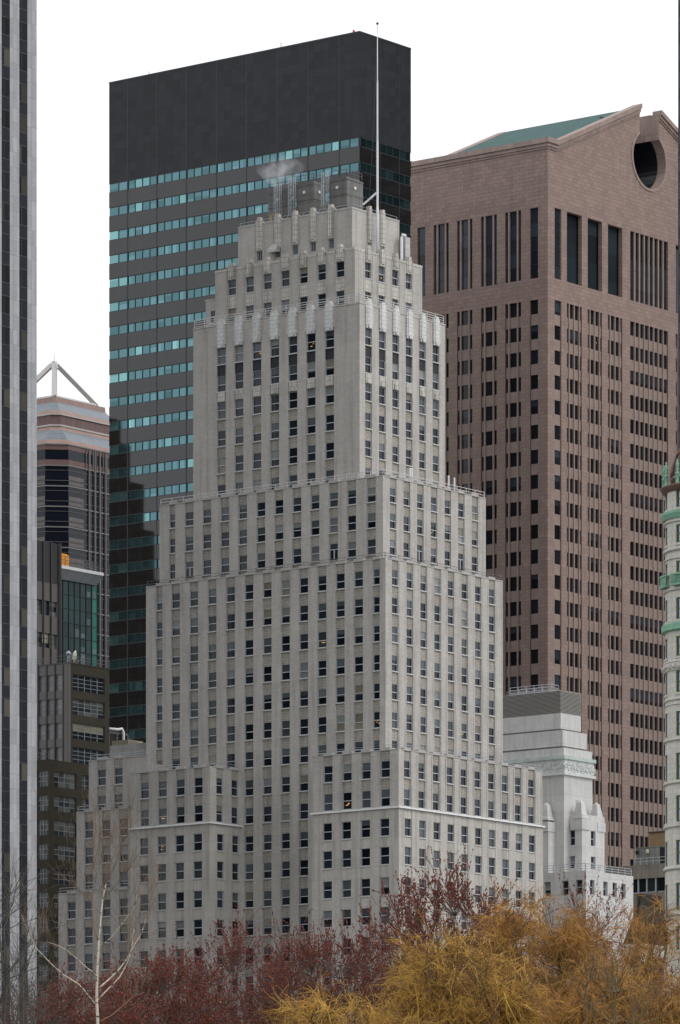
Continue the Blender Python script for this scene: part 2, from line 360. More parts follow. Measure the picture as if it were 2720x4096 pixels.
class Windows:
    """collects the windows of one building; the largest hundred in view become parts, the rest one part"""
    def __init__(s, g, parent, glass='glass', frame='frame', cap=100, rev=.30, sill='sill'):
        s.g, s.p, s.L, s.glass, s.frame, s.cap, s.rev, s.sill = g, parent, [], glass, frame, cap, rev, sill
    def add(s, side, plane, t0, t1, zb, zt, style='sash', seen=True, rev=None):
        x, y = (plane, (t0+t1)/2) if side == 'L' else ((t0+t1)/2, plane)
        wx, wy = s.g.w(x, y)
        px, py = CX + F*wx/wy, HOR - F*((zb+zt)/2-EYE)/wy
        k = .7865 if side == 'L' else .6176
        a = (t1-t0)*(zt-zb)*k/wy**2
        if not (0 < px < 2720 and 0 < py < 4096): a *= .01
        if not seen: a *= .01
        if py > 3640: a *= .3
        s.L.append((a, side, plane, t0, t1, zb, zt, style, s.rev if rev is None else rev))
    def one(s, spec, mf, mp, ms, r):
        a, side, pl, t0, t1, zb, zt, style, rev = spec
        h = zt-zb; fw = .075
        if style == 'sash':
            mf.ring(side, pl, t0, t0+fw, rev-.03, rev+.1, zb, zt); mf.ring(side, pl, t1-fw, t1, rev-.03, rev+.1, zb, zt)
            mf.ring(side, pl, t0+fw, t1-fw, rev-.03, rev+.1, zb, zb+fw); mf.ring(side, pl, t0+fw, t1-fw, rev-.03, rev+.1, zt-fw*.8, zt)
            zm = zb + h*r.choice([.5,.5,.5,.5,.47,.53,.44])
            mf.ring(side, pl, t0+fw, t1-fw, rev-.05, rev+.02, zm-.045, zm+.045, 1)
            lo, up, bf, bc = pane_tints(r)
            zl = zt - h*bf
            a0, a1, b0, b1 = t0+fw, t1-fw, zb+fw, zt-fw*.8
            for (q0, q1, col, d) in ((b0, zm-.045, lo, .07), (zm+.045, b1, up, .035)):
                if bf and q0 < zl < q1:
                    mp.quad(side, pl, rev+d, a0, a1, q0, zl, 0, col); mp.quad(side, pl, rev+d, a0, a1, zl, q1, 0, bc)
                else:
                    mp.quad(side, pl, rev+d, a0, a1, q0, q1, 0, bc if bf and q0 >= zl-.05 else col)
            if r.random() < .03:
                w = t1-t0
                for k in range(r.choice([1, 2, 2, 3])):
                    c0 = r.uniform(.14, .6); ww = r.uniform(.1, .26); za = zb+h*r.uniform(.22, .42)
                    mp.ring(side, pl, t0+w*c0, t0+w*(c0+ww), rev+.02, rev+.03, za, za+r.uniform(.05, .11), r.choice([1, 2]))
            if ms: ms.ring(side, pl, t0+.002, t1-.002, -.05, rev+.12, zb-.12, zb)
        elif style == 'door':
            mf.ring(side, pl, t0, t0+.1, rev-.03, rev+.1, zb, zt); mf.ring(side, pl, t1-.1, t1, rev-.03, rev+.1, zb, zt)
            mf.ring(side, pl, t0+.1, t1-.1, rev-.03, rev+.1, zt-.75, zt-.66, 1)
            tm = (t0+t1)/2; mf.ring(side, pl, tm-.06, tm+.06, rev-.04, rev+.1, zb, zt-.75, 1)
            mp.quad(side, pl, rev+.05, t0+.1, t1-.1, zt-.66, zt, 0, (.05,.055,.07)); mp.quad(side, pl, rev+.05, t0+.1, tm-.06, zb, zt-.75, 0, (.02,.022,.03)); mp.quad(side, pl, rev+.05, tm+.06, t1-.1, zb, zt-.75, 0, (.014,.016,.022))
        elif style == 'vent':
            mp.quad(side, pl, rev+.1, t0, t1, zb, zt, 0, (.012,.012,.014))
            n = 3
            for k in range(n):
                tt = t0+(t1-t0)*(k+.6)/n
                mf.ring(side, pl, tt-.05, tt+.05, rev-.05, rev+.05, zb, zt)
        elif style.startswith(('grid', 'curt')):
            nx, nz = int(style[4]), int(style[5])
            base = r.uniform(.5, 1.6)
            bl = r.random()
            for i in range(nx):
                for k in range(nz):
                    a0, a1 = t0+(t1-t0)*i/nx, t0+(t1-t0)*(i+1)/nx; b0, b1 = zb+h*k/nz, zb+h*(k+1)/nz
                    col = (.014*base, .018*base, .024*base)
                    if bl < .75 and (r.random() < .6 or k == nz-1): q = r.uniform(.045,.14); col = (q*.92, q, q*.95)
                    if bl > .9 and k >= nz-2: q = r.uniform(.2,.26); col = (q, q*.94, q*.68)
                    if style[0] == 'c' and bl < .8: q = .10+.09*base*r.uniform(.7, 1.1); col = (q, q*.95, q*.93)
                    mp.quad(side, pl, rev+.05, a0, a1, b0, b1, 0, col)
            for i in range(nx+1):
                tt = t0+(t1-t0)*i/nx; ww = .06 if i % 2 == 0 else .035
                mf.ring(side, pl, max(tt-ww, t0), min(tt+ww, t1), rev, rev+.06, zb, zt)
            for k in range(nz+1):
                zz = zb+h*k/nz; mf.ring(side, pl, t0+.061, t1-.061, rev+.012, rev+.055, max(zz-.035, zb), min(zz+.035, zt))
    def build(s, name='window'):
        r = random.Random(3)
        s.L.sort(key=lambda q: -q[0])
        fm = [M[s.frame], M['frame_light'] if s.frame == 'frame' else M[s.frame]]
        def shift(o, side, pl, t0, zb):
            off = (pl, t0, zb) if side == 'L' else (t0, pl, zb)
            return off
        for spec in s.L[:s.cap]:
            mf, mp, ms = MB(), MB(), MB()
            s.one(spec, mf, mp, ms if s.sill else None, r)
            a, side, pl, t0, t1, zb, zt, style, rev = spec
            o3 = (pl, t0, zb) if side == 'L' else (t0, pl, zb)
            for mb in (mf, mp, ms): mb.v = [(v[0]-o3[0], v[1]-o3[1], v[2]-o3[2]) for v in mb.v]
            fo = mf.build(name, fm, s.p); fo.location = o3
            mp.build('pane', [M[s.glass], M['lamp'], M['lamp_pale']], fo)
            if ms.f: ms.build('sill', M[s.sill], fo)
        rest = s.L[s.cap:]
        if rest:
            mf, mp, ms = MB(), MB(), MB()
            for spec in rest: s.one(spec, mf, mp, ms if s.sill else None, r)
            fo = mf.build(name, fm, s.p, kind='stuff')
            po = mp.build('pane', [M[s.glass], M['lamp'], M['lamp_pale']], fo)
            if ms.f: ms.build('sill', M[s.sill], fo)

def facade(mb, wins, side, plane, t0, t1, z0, z1, cols, rows, wm=0, sm=1, sprec=.10, thick=.6, styles=None, sills=True, cap=None, ribs=0.0, over=None, wide=1.0, tall=0.0):
    """piers between window columns, set-back spandrels, windows"""
    cols = sorted((tc, w*wide) for tc, w in cols)
    rows = [(zb-tall, zt+tall) for zb, zt in rows]
    e = [t0]
    for tc, w in cols: e += [tc-w/2, tc+w/2]
    e.append(t1)
    for i in range(0, len(e), 2):
        mb.ring(side, plane, e[i], e[i+1], 0, thick, z0, z1, wm)
        if ribs and e[i+1]-e[i] > .9:
            for q in (e[i]+.16, e[i+1]-.30):
                mb.ring(side, plane, q, q+.14, -ribs, 0, z0, z1-.25, wm)
        if cap is not None: mb.ring(side, plane, e[i], e[i+1], -.06, thick-.1, z1, z1+.12, cap)
    for ci, (tc, w) in enumerate(cols):
        a, b = tc-w/2, tc+w/2
        z = z0
        for ri, (zb, zt) in enumerate(rows):
            top = zb-.12 if sills else zb
            m = over[ri] if over and over.get(ri) is not None else sm
            if top > z: mb.ring(side, plane, a, b, sprec, thick, z, top, m)
            z = zt
            wins.add(side, plane, a, b, zb, zt, (styles or {}).get((ci, ri), 'sash'))
        if z1 > z:
            mb.ring(side, plane, a, b, sprec, thick, z, z1, sm)
            if cap is not None: mb.ring(side, plane, a, b, -.02, thick-.1, z1, z1+.34, cap)

def rail(mb, pts, h=1.05, n=3, step=1.8, r=.03):
    for a, b in zip(pts[:-1], pts[1:]):
        A, B = np.array(a, float), np.array(b, float); L = np.linalg.norm(B-A)
        for k in range(n):
            zz = np.array((0,0,h*(k+1)/n)); mb.bar(tuple(A+zz), tuple(B+zz), r*2)
        m = max(1, int(L/step))
        for i in range(m+1):
            p = A+(B-A)*i/m; mb.bar(tuple(p), tuple(p+np.array((0,0,h))), r*2.4)

# ------------------------------------------------------------------ ground
gm = MB(); gm.box(-4000, 4000, -3000, 9000, -1, -.004); gm.build('ground', M['paving'])['kind'] = 'structure'
lw = MB(); lw.face([(-260,-150,0),(260,-150,0),(260,440,0),(-260,440,0)]); lw.build('lawn', M['grass'])['kind'] = 'structure'
rd = MB(); rd.face([(-400,452,0),(400,452,0),(400,468,0),(-400,468,0)]); rd.build('road', M['asphalt'])['kind'] = 'structure'

# ------------------------------------------------------------------ main stepped tower
G = Grid(1595.5, 600.0)
SQ = bld('stepped_office_tower', 'tall pale stone office tower stepping back in terraces, in the middle', 'building', G)
W = Windows(G, SQ, rev=.21)
WALLM = [M['lime'], M['lime_brick'], M['coping'], M['lime_plain'], M['black_panel'], M['terracotta']]
TH_W = .6

def setback(px_corner, x):               # right-hand plane that puts the corner at px_corner
    return G.Ly(px_corner, x)
class Tier:
    def __init__(s, px_c, x, px_l, px_r, y_top, y_ref=None):
        s.x = x; s.y = setback(px_c, x); s.yl = G.Ly(px_l, x); s.xr = G.Rx(px_r, s.y)
        s.zt = G.z(y_top, s.x, s.y)
    def L(s, px): return G.Ly(px, s.x)
    def R(s, px): return G.Rx(px, s.y)
    def colL(s, pxs, w): return [(s.L(p), w) for p in pxs]
    def colR(s, pxs, w): return [(s.R(p), w) for p in pxs]
    def rows(s, pairs, px=None):           # measured on the left face at px
        y = s.L(px) if px else s.y
        return sorted([(G.z(b, s.x, y), G.z(t, s.x, y)) for t, b in pairs])
def core(mb, x0, x1, y0, y1, z0, z1, m=2):
    mb.box(x0, x1, y0, y1, z0, z1, m)

# block with the white ledge, front right
T1 = Tier(1595.5, 0.0, 1248, 2172, 2997)
z_led = G.z(3228, 0, 0)
r1 = T1.rows([(3043.5,3107),(3157,3223),(3276,3342),(3389.5,3456),(3511,3577),(3629,3693)], 1537)
fl = (r1[-1][0]-r1[0][0])/5
zlow = []
z = r1[0][0]
while z-fl > 6: z -= fl; zlow.append((z, z+1.95))
rows_low = sorted(zlow) + r1[:4]; rows_up = r1[4:]
cL1 = T1.colL([1308.6,1384.7,1460.8,1537.4], 1.30); cR1 = T1.colR([1633,1690.5,1748,1804,1859,1914.5,1969,2023,2076,2129], 1.22)
mb = MB()
facade(mb, W, 'L', 0, 0, T1.yl, 0, z_led-.12, cL1, rows_low, 3, 3, .05, wide=1.13, tall=.05)
facade(mb, W, 'R', 0, TH_W, T1.xr, 0, z_led-.12, cR1, rows_low, 3, 3, .05, wide=1.13, tall=.05)
facade(mb, W, 'L', .12, .12, T1.yl, z_led+.12, T1.zt, cL1, rows_up, 0, 1, .16, ribs=.06, cap=2, wide=1.13, tall=.05)
facade(mb, W, 'R', .12, TH_W+.12, T1.xr, z_led+.12, T1.zt, cR1, rows_up, 0, 1, .16, ribs=.06, cap=2, wide=1.13, tall=.05)
core(mb, .75, T1.xr, .75, T1.yl, 0, T1.zt-1.1)
mb.box(TH_W+.01, T1.xr, T1.yl-.01, T1.yl+.3, 0, T1.zt, 0)
mb.build('wall', WALLM, SQ)
lb = MB()
lb.box(-.28, .75, -.28, T1.yl+.1, z_led-.09, z_led+.09); lb.box(.75, T1.xr+.1, -.28, .75, z_led-.09, z_led+.09)
lb.build('ledge', M['ledge'], SQ)
# left wing of the same height
yw = G.Ly(840, 0); ywl = G.Ly(520, 0); xB = G.Rx(965, yw)
cLw = [(G.Ly(p, 0), 1.30) for p in (574.8,646,717.4,789.5)]; cRw = [(G.Rx(p, yw), 1.22) for p in (883, 943.7)]
mb = MB()
facade(mb, W, 'L', 0, yw, ywl, 0, z_led-.12, cLw, rows_low, 3, 3, .05, wide=1.13, tall=.05)
facade(mb, W, 'R', yw, TH_W, xB-.01, 0, z_led-.12, cRw, rows_low, 3, 3, .05, wide=1.13, tall=.05)
facade(mb, W, 'L', .12, yw+.12, ywl, z_led+.12, T1.zt, cLw, rows_up, 0, 1, .16, ribs=.06, cap=2, wide=1.13, tall=.05)
facade(mb, W, 'R', yw+.12, TH_W+.12, xB-.01, z_led+.12, T1.zt, cRw, rows_up, 0, 1, .16, ribs=.06, cap=2, wide=1.13, tall=.05)
core(mb, .75, xB, yw+.75, ywl-.01, 0, T1.zt-1.1)
mb.build('wall', WALLM, SQ)
lb = MB()
lb.box(-.28, .75, yw-.28, ywl, z_led-.09, z_led+.09); lb.box(.75, xB-.01, yw-.28, yw+.75, z_led-.09, z_led+.09)
lb.build('ledge', M['ledge'], SQ)
# tall middle shaft
T2 = Tier(1542, xB, 584, 2011, 2233)
r2 = T2.rows([(2277,2336),(2388,2449),(2503,2564),(2619,2680),(2734,2794),(2847,2909),(2960,3022)], 1508)
f2 = (r2[-1][0]-r2[0][0])/6
z = r2[0][0]; low = []
while z-f2 > 5: z -= f2; low.append((z, z+1.88))
r2all = sorted(low)+r2
c2 = [636.6,702,775,848,921.5,995,1068,1141,1214,1287,1360,1433,1504.5]
cL2 = [(T2.L(p), 1.28 if 0 < i < 12 else .95) for i, p in enumerate(c2)]
cR2 = T2.colR([1581,1639.5,1695,1750.5,1804,1859,1913,1968], 1.18)
mb = MB()
st2 = {(ci, len(low)): 'door' for ci in (11, 10, 1)}
facade(mb, W, 'L', T2.x, T2.y, T2.yl, 0, T2.zt, cL2, r2all, 0, 1, .16, cap=2, styles={}, wide=1.13, tall=.05)
facade(mb, W, 'R', T2.y, T2.x+TH_W, T2.xr, G.z(3080, T2.x, T2.y), T2.zt, cR2, [q for q in r2all if q[0] > G.z(3060, T2.x, T2.y)], 0, 1, .16, cap=2, ribs=.03, wide=1.13, tall=.05)
core(mb, T2.x+TH_W+.01, T2.xr, T2.y+TH_W+.01, T2.yl, 0, T2.zt-1.1)
mb.build('wall', WALLM, SQ)
# terrace tier with three window rows
T3 = Tier(1532, T2.x+2.3, 638, 1943, 1904)
r3 = T3.rows([(1951,2006),(2053,2110),(2158,2216)], 1483)
c3 = [688.6,756,827,899,970.5,1043,1115,1186.6,1259,1333,1405.6,1484]
cL3 = [(T3.L(p), 1.28 if i else .9) for i, p in enumerate(c3)]
cR3 = T3.colR([1572.5,1627.5,1681.5,1736.5,1791.5,1845.6,1900], 1.2)
mb = MB(); zb3 = T2.zt-1.1
st3 = {(1, 0): 'door', (9, 0): 'door', (10, 0): 'door', (2, 0): 'door'}
facade(mb, W, 'L', T3.x, T3.y, T3.yl, zb3, T3.zt, cL3, r3, 0, 1, .16, cap=2, styles={(2,0): 'door', (10,0): 'door'}, wide=1.13, tall=.05)
facade(mb, W, 'R', T3.y, T3.x+TH_W, T3.xr, zb3, T3.zt, cR3, r3, 0, 1, .16, cap=2, styles={(2,0): 'door', (5,0): 'door'}, wide=1.13, tall=.05)
core(mb, T3.x+TH_W+.01, T3.xr, T3.y+TH_W+.01, T3.yl, zb3, T3.zt-1.1)
mb.build('wall', WALLM, SQ)
# slender tower
T4 = Tier(1438.5, T3.x+2.7, 772.7, 1780.6, 1212)
r4 = T4.rows([(1323.5,1388.5),(1438.3,1499.5),(1547,1610.5),(1660,1721.4),(1771,1832.4),(1880.6,1942),(1991,2052)], 1316)
c4 = [885,955.6,1026.8,1098,1170.7,1243.4,1317.6]
cL4 = T4.colL(c4, 1.30); cR4 = T4.colR([1474.5,1529.6,1583,1636.7,1690,1744], 1.22)
mb = MB(); zb4 = T3.zt-1.1; n4 = len(r4)
ov = {n4-1: 4, n4-2: 1}
facade(mb, W, 'L', T4.x, T4.y, T4.yl, zb4, T4.zt, cL4, r4, 0, 1, .16, over=ov, wide=1.13, tall=.05)
facade(mb, W, 'R', T4.y, T4.x+TH_W, T4.xr, zb4, T4.zt, cR4, r4, 0, 1, .16, over=ov, wide=1.13, tall=.05)
mb.ring('L', T4.x, T4.y+2.3, T4.y+2.42, -.08, -.001, zb4, T4.zt-.2, 0); mb.ring('L', T4.x, T4.yl-2.3, T4.yl-2.18, -.08, -.001, zb4, T4.zt-.2, 0)
core(mb, T4.x+TH_W+.01, T4.xr, T4.y+TH_W+.01, T4.yl, zb4, T4.zt-1.0)
mb.box(T4.x-.08, T4.x+.5, T4.y-.08, T4.yl, T4.zt+.001, T4.zt+.16, 5); mb.box(T4.x+.5, T4.xr, T4.y-.08, T4.y+.5, T4.zt+.001, T4.zt+.16, 5)
mb.build('wall', WALLM, SQ)
def finial(side, plane, tc, w, z0, z1, rise, white=True):
    """cast panel over a window column, standing above the parapet; studded edges"""
    q = MB()
    q.ring(side, plane, tc-w/2, tc+w/2, -.16, .11, z0, z1+rise*.62, 0)
    q.ring(side, plane, tc-w*.36, tc+w*.36, -.28, -.161, z0+.25, z1+rise*.62, 0)
    q.ring(side, plane, tc-w*.30, tc+w*.30, -.24, .3, z1+rise*.62+.001, z1+rise, 0)
    if white:
        n = 8
        for k in range(n):
            zz = z0+.35+(z1-z0-.4)*k/n
            for sg in (-1, 1):
                c = tc+sg*w*.56; q.ring(side, plane, c-w*.09, c+w*.09, -.2, -.001, zz, zz+(z1-z0)/n*.55, 0)
        q.ring(side, plane, tc-w*.25, tc+w*.25, -.36, -.281, z0, z0+.5, 0)
    else:
        for k in (-1, 1):
            q.ring(side, plane, tc+k*w*.5-.05, tc+k*w*.5+.05, -.06, .11, z0, z1+rise*.3, 0)
            q.ring(side, plane, tc+k*w*.62-w*.13, tc+k*w*.62+w*.13, -.05, .3, z1+.002, z1+rise*.42, 0)
    q.build('finial_panel', M['terracotta_white' if white else 'terracotta'], SQ)
for tc, w in cL4: finial('L', T4.x, tc, 1.22, r4[-1][1], T4.zt, .75)
for tc, w in cR4: finial('R', T4.y, tc, 1.15, r4[-1][1], T4.zt, .75)
for side, pl, cs, hw_ in (('L', T4.x, cL4, .62), ('R', T4.y, cR4, .58)):
    for tc, w in cs:
        q = MB(); a, b = r4[-3][1]+.10, r4[-2][0]-.19
        q.ring(side, pl, tc-hw_, tc+hw_, -.04, .159, a, b, 0); q.ring(side, pl, tc-hw_*.58, tc+hw_*.58, -.14, -.041, a, a+.6, 0)
        q.build('relief_panel', M['terracotta'], SQ)
# two-row tier
T5 = Tier(1419, T4.x+1.7, 860.7, 1688.8, 998)
r5 = T5.rows([(1048,1107),(1164,1228)], 1359.7)
c5 = [927,998.5,1069.6,1140.8,1213.5,1286,1359.7]
cL5 = T5.colL(c5, 1.2); cR5 = T5.colR([1473,1527,1581.6,1635], 1.15)
mb = MB(); zb5 = T4.zt-1.0
facade(mb, W, 'L', T5.x, T5.y, T5.yl, zb5, T5.zt, cL5, r5, 0, 5, .02, ribs=.05, over={0: 0}, wide=1.13, tall=.05)
facade(mb, W, 'R', T5.y, T5.x+TH_W, T5.xr, zb5, T5.zt, cR5, r5, 0, 5, .02, ribs=.05, over={0: 0}, wide=1.13, tall=.05)
core(mb, T5.x+TH_W+.01, T5.xr, T5.y+TH_W+.01, T5.yl, zb5, T5.zt-.6)
mb.box(T5.x-.05, T5.x+.5, T5.y-.05, T5.yl, T5.zt+.001, T5.zt+.3, 5); mb.box(T5.x+.5, T5.xr, T5.y-.05, T5.y+.5, T5.zt+.001, T5.zt+.3, 5)
ya = G.Ly(822.5, T5.x+1); za = G.z(1205, T5.x+1, ya)
mb.box(T5.x+1, T5.x+7, T5.yl+.01, ya, zb5, za, 0); mb.box(T5.x+.95, T5.x+7.1, T5.yl+.02, ya+.05, za+.001, za+.15, 2)
mb.build('wall', WALLM, SQ)
W.add('L', T5.x+.66, T5.yl+.6, T5.yl+1.5, G.z(1300, T5.x+1, ya), G.z(1248, T5.x+1, ya))
for tc, w in cL5: finial('L', T5.x, tc, 1.0, r5[-1][1]+.05, T5.zt, .95, False)
for tc, w in cR5: finial('R', T5.y, tc, .95, r5[-1][1]+.05, T5.zt, .95, False)
# crown
T6 = Tier(1408, T5.x+1.8, 952.5, 1597, 834)
c6 = [1038.3,1111.7,1181,1252.5,1325]
y6 = T6.L(1325)
r6 = [(G.z(992, T6.x, y6), G.z(957, T6.x, y6))]
cL6 = T6.colL(c6, .95); cR6 = [(T6.R(1477), .7), (T6.R(1529), .7)]
r6r = [(G.z(974, T6.x, T6.R(1477)*0+T6.y), G.z(958, T6.x, T6.y))]
mb = MB(); zb6 = T5.zt-.6
facade(mb, W, 'L', T6.x, T6.y, T6.yl, zb6, T6.zt, cL6, r6, 0, 0, .1, ribs=.05, styles={(i, 0): 'vent' for i in range(5)}, sills=False)
facade(mb, W, 'R', T6.y, T6.x+TH_W, T6.xr, zb6, T6.zt, cR6, r6r, 0, 0, .1, ribs=.05, styles={(i, 0): 'vent' for i in range(2)}, sills=False)
core(mb, T6.x+TH_W+.01, T6.xr, T6.y+TH_W+.01, T6.yl, zb6, T6.zt-.5)
mb.box(T6.x-.05, T6.x+.5, T6.y-.05, T6.yl, T6.zt+.001, T6.zt+.22, 2); mb.box(T6.x+.5, T6.xr, T6.y-.05, T6.y+.5, T6.zt+.001, T6.zt+.22, 2)
mb.build('wall', WALLM, SQ)
for tc, w in cL6: finial('L', T6.x, tc, .85, r6[0][1]+.1, T6.zt, .95, False)
for tc, w in cR6: finial('R', T6.y, tc, .8, r6r[0][1]+.2, T6.zt, .9, False)
# left annex stepping down
xA = .9
def annex(x, pr, pl, y_top, cols, row_tops, wpx, zlo=0):
    yr, yl = G.Ly(pr, x), G.Ly(pl, x); zt = G.z(y_top, x, yl)
    rows = sorted([(G.z(t+h, x, yl), G.z(t, x, yl)) for t, h in row_tops])
    z = rows[0][0]; f = fl; lowr = []
    while z-f > max(5, zlo+1): z -= f; lowr.append((z, z+1.9))
    m = MB()
    cc = [(G.Ly(p, x), 1.3) for p in cols]
    facade(m, W, 'L', x, yr, yl, zlo, zt, cc, sorted(lowr)+rows, 0, 1, .08, cap=2, wide=1.13, tall=.05)
    m.box(x+TH_W+.01, x+14, yr, yl, zlo, zt-.9, 2)
    m.box(x+TH_W+.01, x+14, yl-.4, yl-.001, zt-.9, zt-.1, 0)
    m.build('wall', WALLM, SQ)
    return yr, yl, zt
a1 = annex(xA+1.5, 590, 355, 3045, [406, 473], [(3085,60),(3190,60)], 30)
a2 = annex(xA+.6, 520, 306, 3252, [355,424,494], [(3292,63),(3395,63),(3502,63)], 30)
a3 = annex(xA-.3, 520, 234, 3578, [285,353,424,493], [(3614,63),(3718,63),(3824,63)], 30)
m = MB(); m.box(xA+6, xA+12, G.Ly(600, xA+6), G.Ly(440, xA+6), a1[2]-1, G.z(2984, xA+6, G.Ly(440, xA+6)), 0)
m.build('penthouse', [M['concrete']], SQ)
W.build()
# terrace railings
e = .25
for pts, hh, nn, stp_, rr_, mt in (
    ([(T4.x+e, T4.yl, T4.zt+.1), (T4.x+e, T4.y+e, T4.zt+.1), (T4.xr, T4.y+e, T4.zt+.1)], 1.15, 4, 1.6, .028, 'rail_white'),
    ([(T3.x+e, T3.yl, T3.zt+.1), (T3.x+e, T3.y+e, T3.zt+.1), (T3.xr, T3.y+e, T3.zt+.1)], .75, 2, 1.8, .028, 'rail_white'),
    ([(T2.x+e, T2.yl, T2.zt+.1), (T2.x+e, T2.y+e, T2.zt+.1), (T2.xr, T2.y+e, T2.zt+.1)], .65, 2, 2.4, .02, 'rail_dark'),
    ([(.4, T1.yl, T1.zt+.1), (.4, .4, T1.zt+.1), (T1.xr, .4, T1.zt+.1)], .6, 2, 2.4, .018, 'rail_steel'),
    ([(.4, ywl, T1.zt+.1), (.4, yw+.4, T1.zt+.1), (xB, yw+.4, T1.zt+.1)], .6, 2, 2.4, .018, 'rail_steel'),
    ([(xA+1.8, a1[1], a1[2]+.1), (xA+1.8, a1[0], a1[2]+.1)], .6, 2, 2.4, .018, 'rail_steel'),
    ([(xA+.9, a2[1], a2[2]+.1), (xA+.9, a2[0], a2[2]+.1)], .7, 2, 2.0, .02, 'rail_steel'),
    ([(xA, a3[1], a3[2]+.1), (xA, a3[0], a3[2]+.1)], .7, 2, 2.0, .02, 'rail_steel'),
    ([(T6.x+.4, T6.yl, T6.zt), (T6.x+.4, T6.y+.4, T6.zt), (T6.xr, T6.y+.4, T6.zt)], .7, 2, 2.4, .018, 'rail_steel')):
    m = MB(); rail(m, pts, hh, nn, stp_, rr_); m.build('railing', M[mt], SQ)
# cowl hood on the crown wall
m = MB(); yc = T6.L(1104); zc = G.z(1000, T6.x, yc)
m.loft([[(T6.x-.001, yc-.7, zc-.3), (T6.x-1.0, yc-.7, zc-.45), (T6.x-1.0, yc+.7, zc-.45), (T6.x-.001, yc+.7, zc-.3)],
        [(T6.x-.001, yc-.7, zc+.85), (T6.x-1.0, yc-.6, zc-.1), (T6.x-1.0, yc+.6, zc-.1), (T6.x-.001, yc+.7, zc+.85)]])
m.build('vent_hood', M['bright_zinc'], SQ)

def at(g, x, y, z): return (*g.w(x, y), z)
# flagpole in front of the crown's right face
yp = T6.y-.9; xp = G.Rx(1509.7, yp); z0p, z1p = T5.zt-.6, G.z(98, xp, yp)
fp = thing('flagpole', 'very tall white flagpole with ball finial beside the crown of the stepped pale tower', 'flagpole', at(G, xp, yp, z0p), TH)
H = z1p-z0p
m = MB(); m.lathe([(.19,0),(.19,H*.22),(.15,H*.24),(.145,H*.5),(.115,H*.52),(.105,H*.75),(.07,H*.77),(.05,H)], 10); m.build('pole', M['white_paint'], fp, True)
m = MB(); m.ball(0, 0, H+.12, .17); m.build('finial', M['bronze_joint'], fp, True)
zbr = G.z(800, xp, yp)-z0p
m = MB(); m.bar((0,0,zbr+1.0), (-1.15,1.4,zbr-.6), .2); m.build('brace', M['white_paint'], fp)
m = MB(); m.tube([(.12,0,H*.99),(-.5,.2,H*.6),(-1.0,.6,H*.22)], .016, 4); m.build('halyard', M['rail_dark'], fp)

# cooling towers on the crown
def cooling(pc, pl, pr, yt, yb, x, label):
    g = Grid(pc, G.w(x, G.Ly(pc, x))[1])
    wl, wr = g.Ly(pl, 0), g.Rx(pr, 0)
    zb, zt = T6.zt-.5, g.z(yt, 0, 0)
    h = zt-zb
    t = thing('cooling_tower', label, 'cooling tower', (g.cx, g.cy, zb), TH, 'rooftop cooling towers')
    m = MB(); m.box(0, wr, 0, wl, .0, h); 
    for k in (.32, .62, .97): m.box(-.06, wr+.06, -.06, wl+.06, h*k-.05, h*k+.06)
    m.box(.3, wr-.3, .3, wl-.3, h+.001, h+.25)
    m.build('casing', M['zinc'], t)
    m = MB(); m.box(wr*.06, wr*.97, -.06, -.001, h*.05, h*.27); m.build('access_panel', M['bright_zinc'], t)
    for (X, Y) in ((-.03, wl*.55), (wr*.5, -.03)):
        m = MB()
        n = 12; zz = h*.8
        if X < 0: p = [(X-.06, Y+.2*math.cos(2*math.pi*i/n), zz+.2*math.sin(2*math.pi*i/n)) for i in range(n)]; q = [(X+.02, a[1], a[2]) for a in p]
        else: p = [(X+.2*math.cos(2*math.pi*i/n), Y-.06, zz+.2*math.sin(2*math.pi*i/n)) for i in range(n)]; q = [(a[0], Y+.02, a[2]) for a in p]
        m.loft([p, q]); m.build('port', M['white_paint'], t)
    m = MB(); rail(m, [(.1,wl,h+.2),(.1,.1,h+.2),(wr-.1,.1,h+.2)], .9, 2, 1.2, .025); m.build('railing', M['rail_dark'], t)
    return t, g, wl, wr, h
def ladder(t, y, h0, h1):
    m = MB(); x = -.85
    for s in (-.3, .3): m.bar((-.15, y+s, h0), (-.15, y+s, h1), .07)
    n = int((h1-h0)/.42)
    for k in range(n): m.bar((-.15, y-.3, h0+.42*k), (-.15, y+.3, h0+.42*k), .05)
    for s in (-.42, 0, .42): m.bar((x+abs(s)*.4, y+s, h0+.5), (x+abs(s)*.4, y+s, h1), .06)
    for k in range(int((h1-h0)/1.0)+1):
        zz = h0+.5+k*1.0
        if zz > h1: break
        m.tube([(-.15,y-.42,zz),(x+.2,y-.42,zz),(x,y,zz),(x+.2,y+.42,zz),(-.15,y+.42,zz)], .04, 4)
    m.build('ladder', M['rail_steel'], t)
ca = cooling(1386.5, 1318, 1452, 709.7, 830, T6.x+2.6, 'right hand cooling tower with bright sheet panel nearest the flagpole')
cb_ = cooling(1254.8, 1186, 1297, 728, 840, T6.x+2.6, 'middle grey cooling tower between the two others on the crown roof')
cc_ = cooling(1159, 1073, 1180, 758, 860, T6.x+2.6, 'left hand cooling tower below the drifting steam')
ladder(ca[0], ca[2]+.3, ca[4]*.3, ca[4]+1.0)
ladder(cb_[0], cb_[2]+.35, ca[4]*.2, cb_[4]+.9)
ladder(cc_[0], cc_[2]*.45, cc_[4]*.2, cc_[4]+.9)
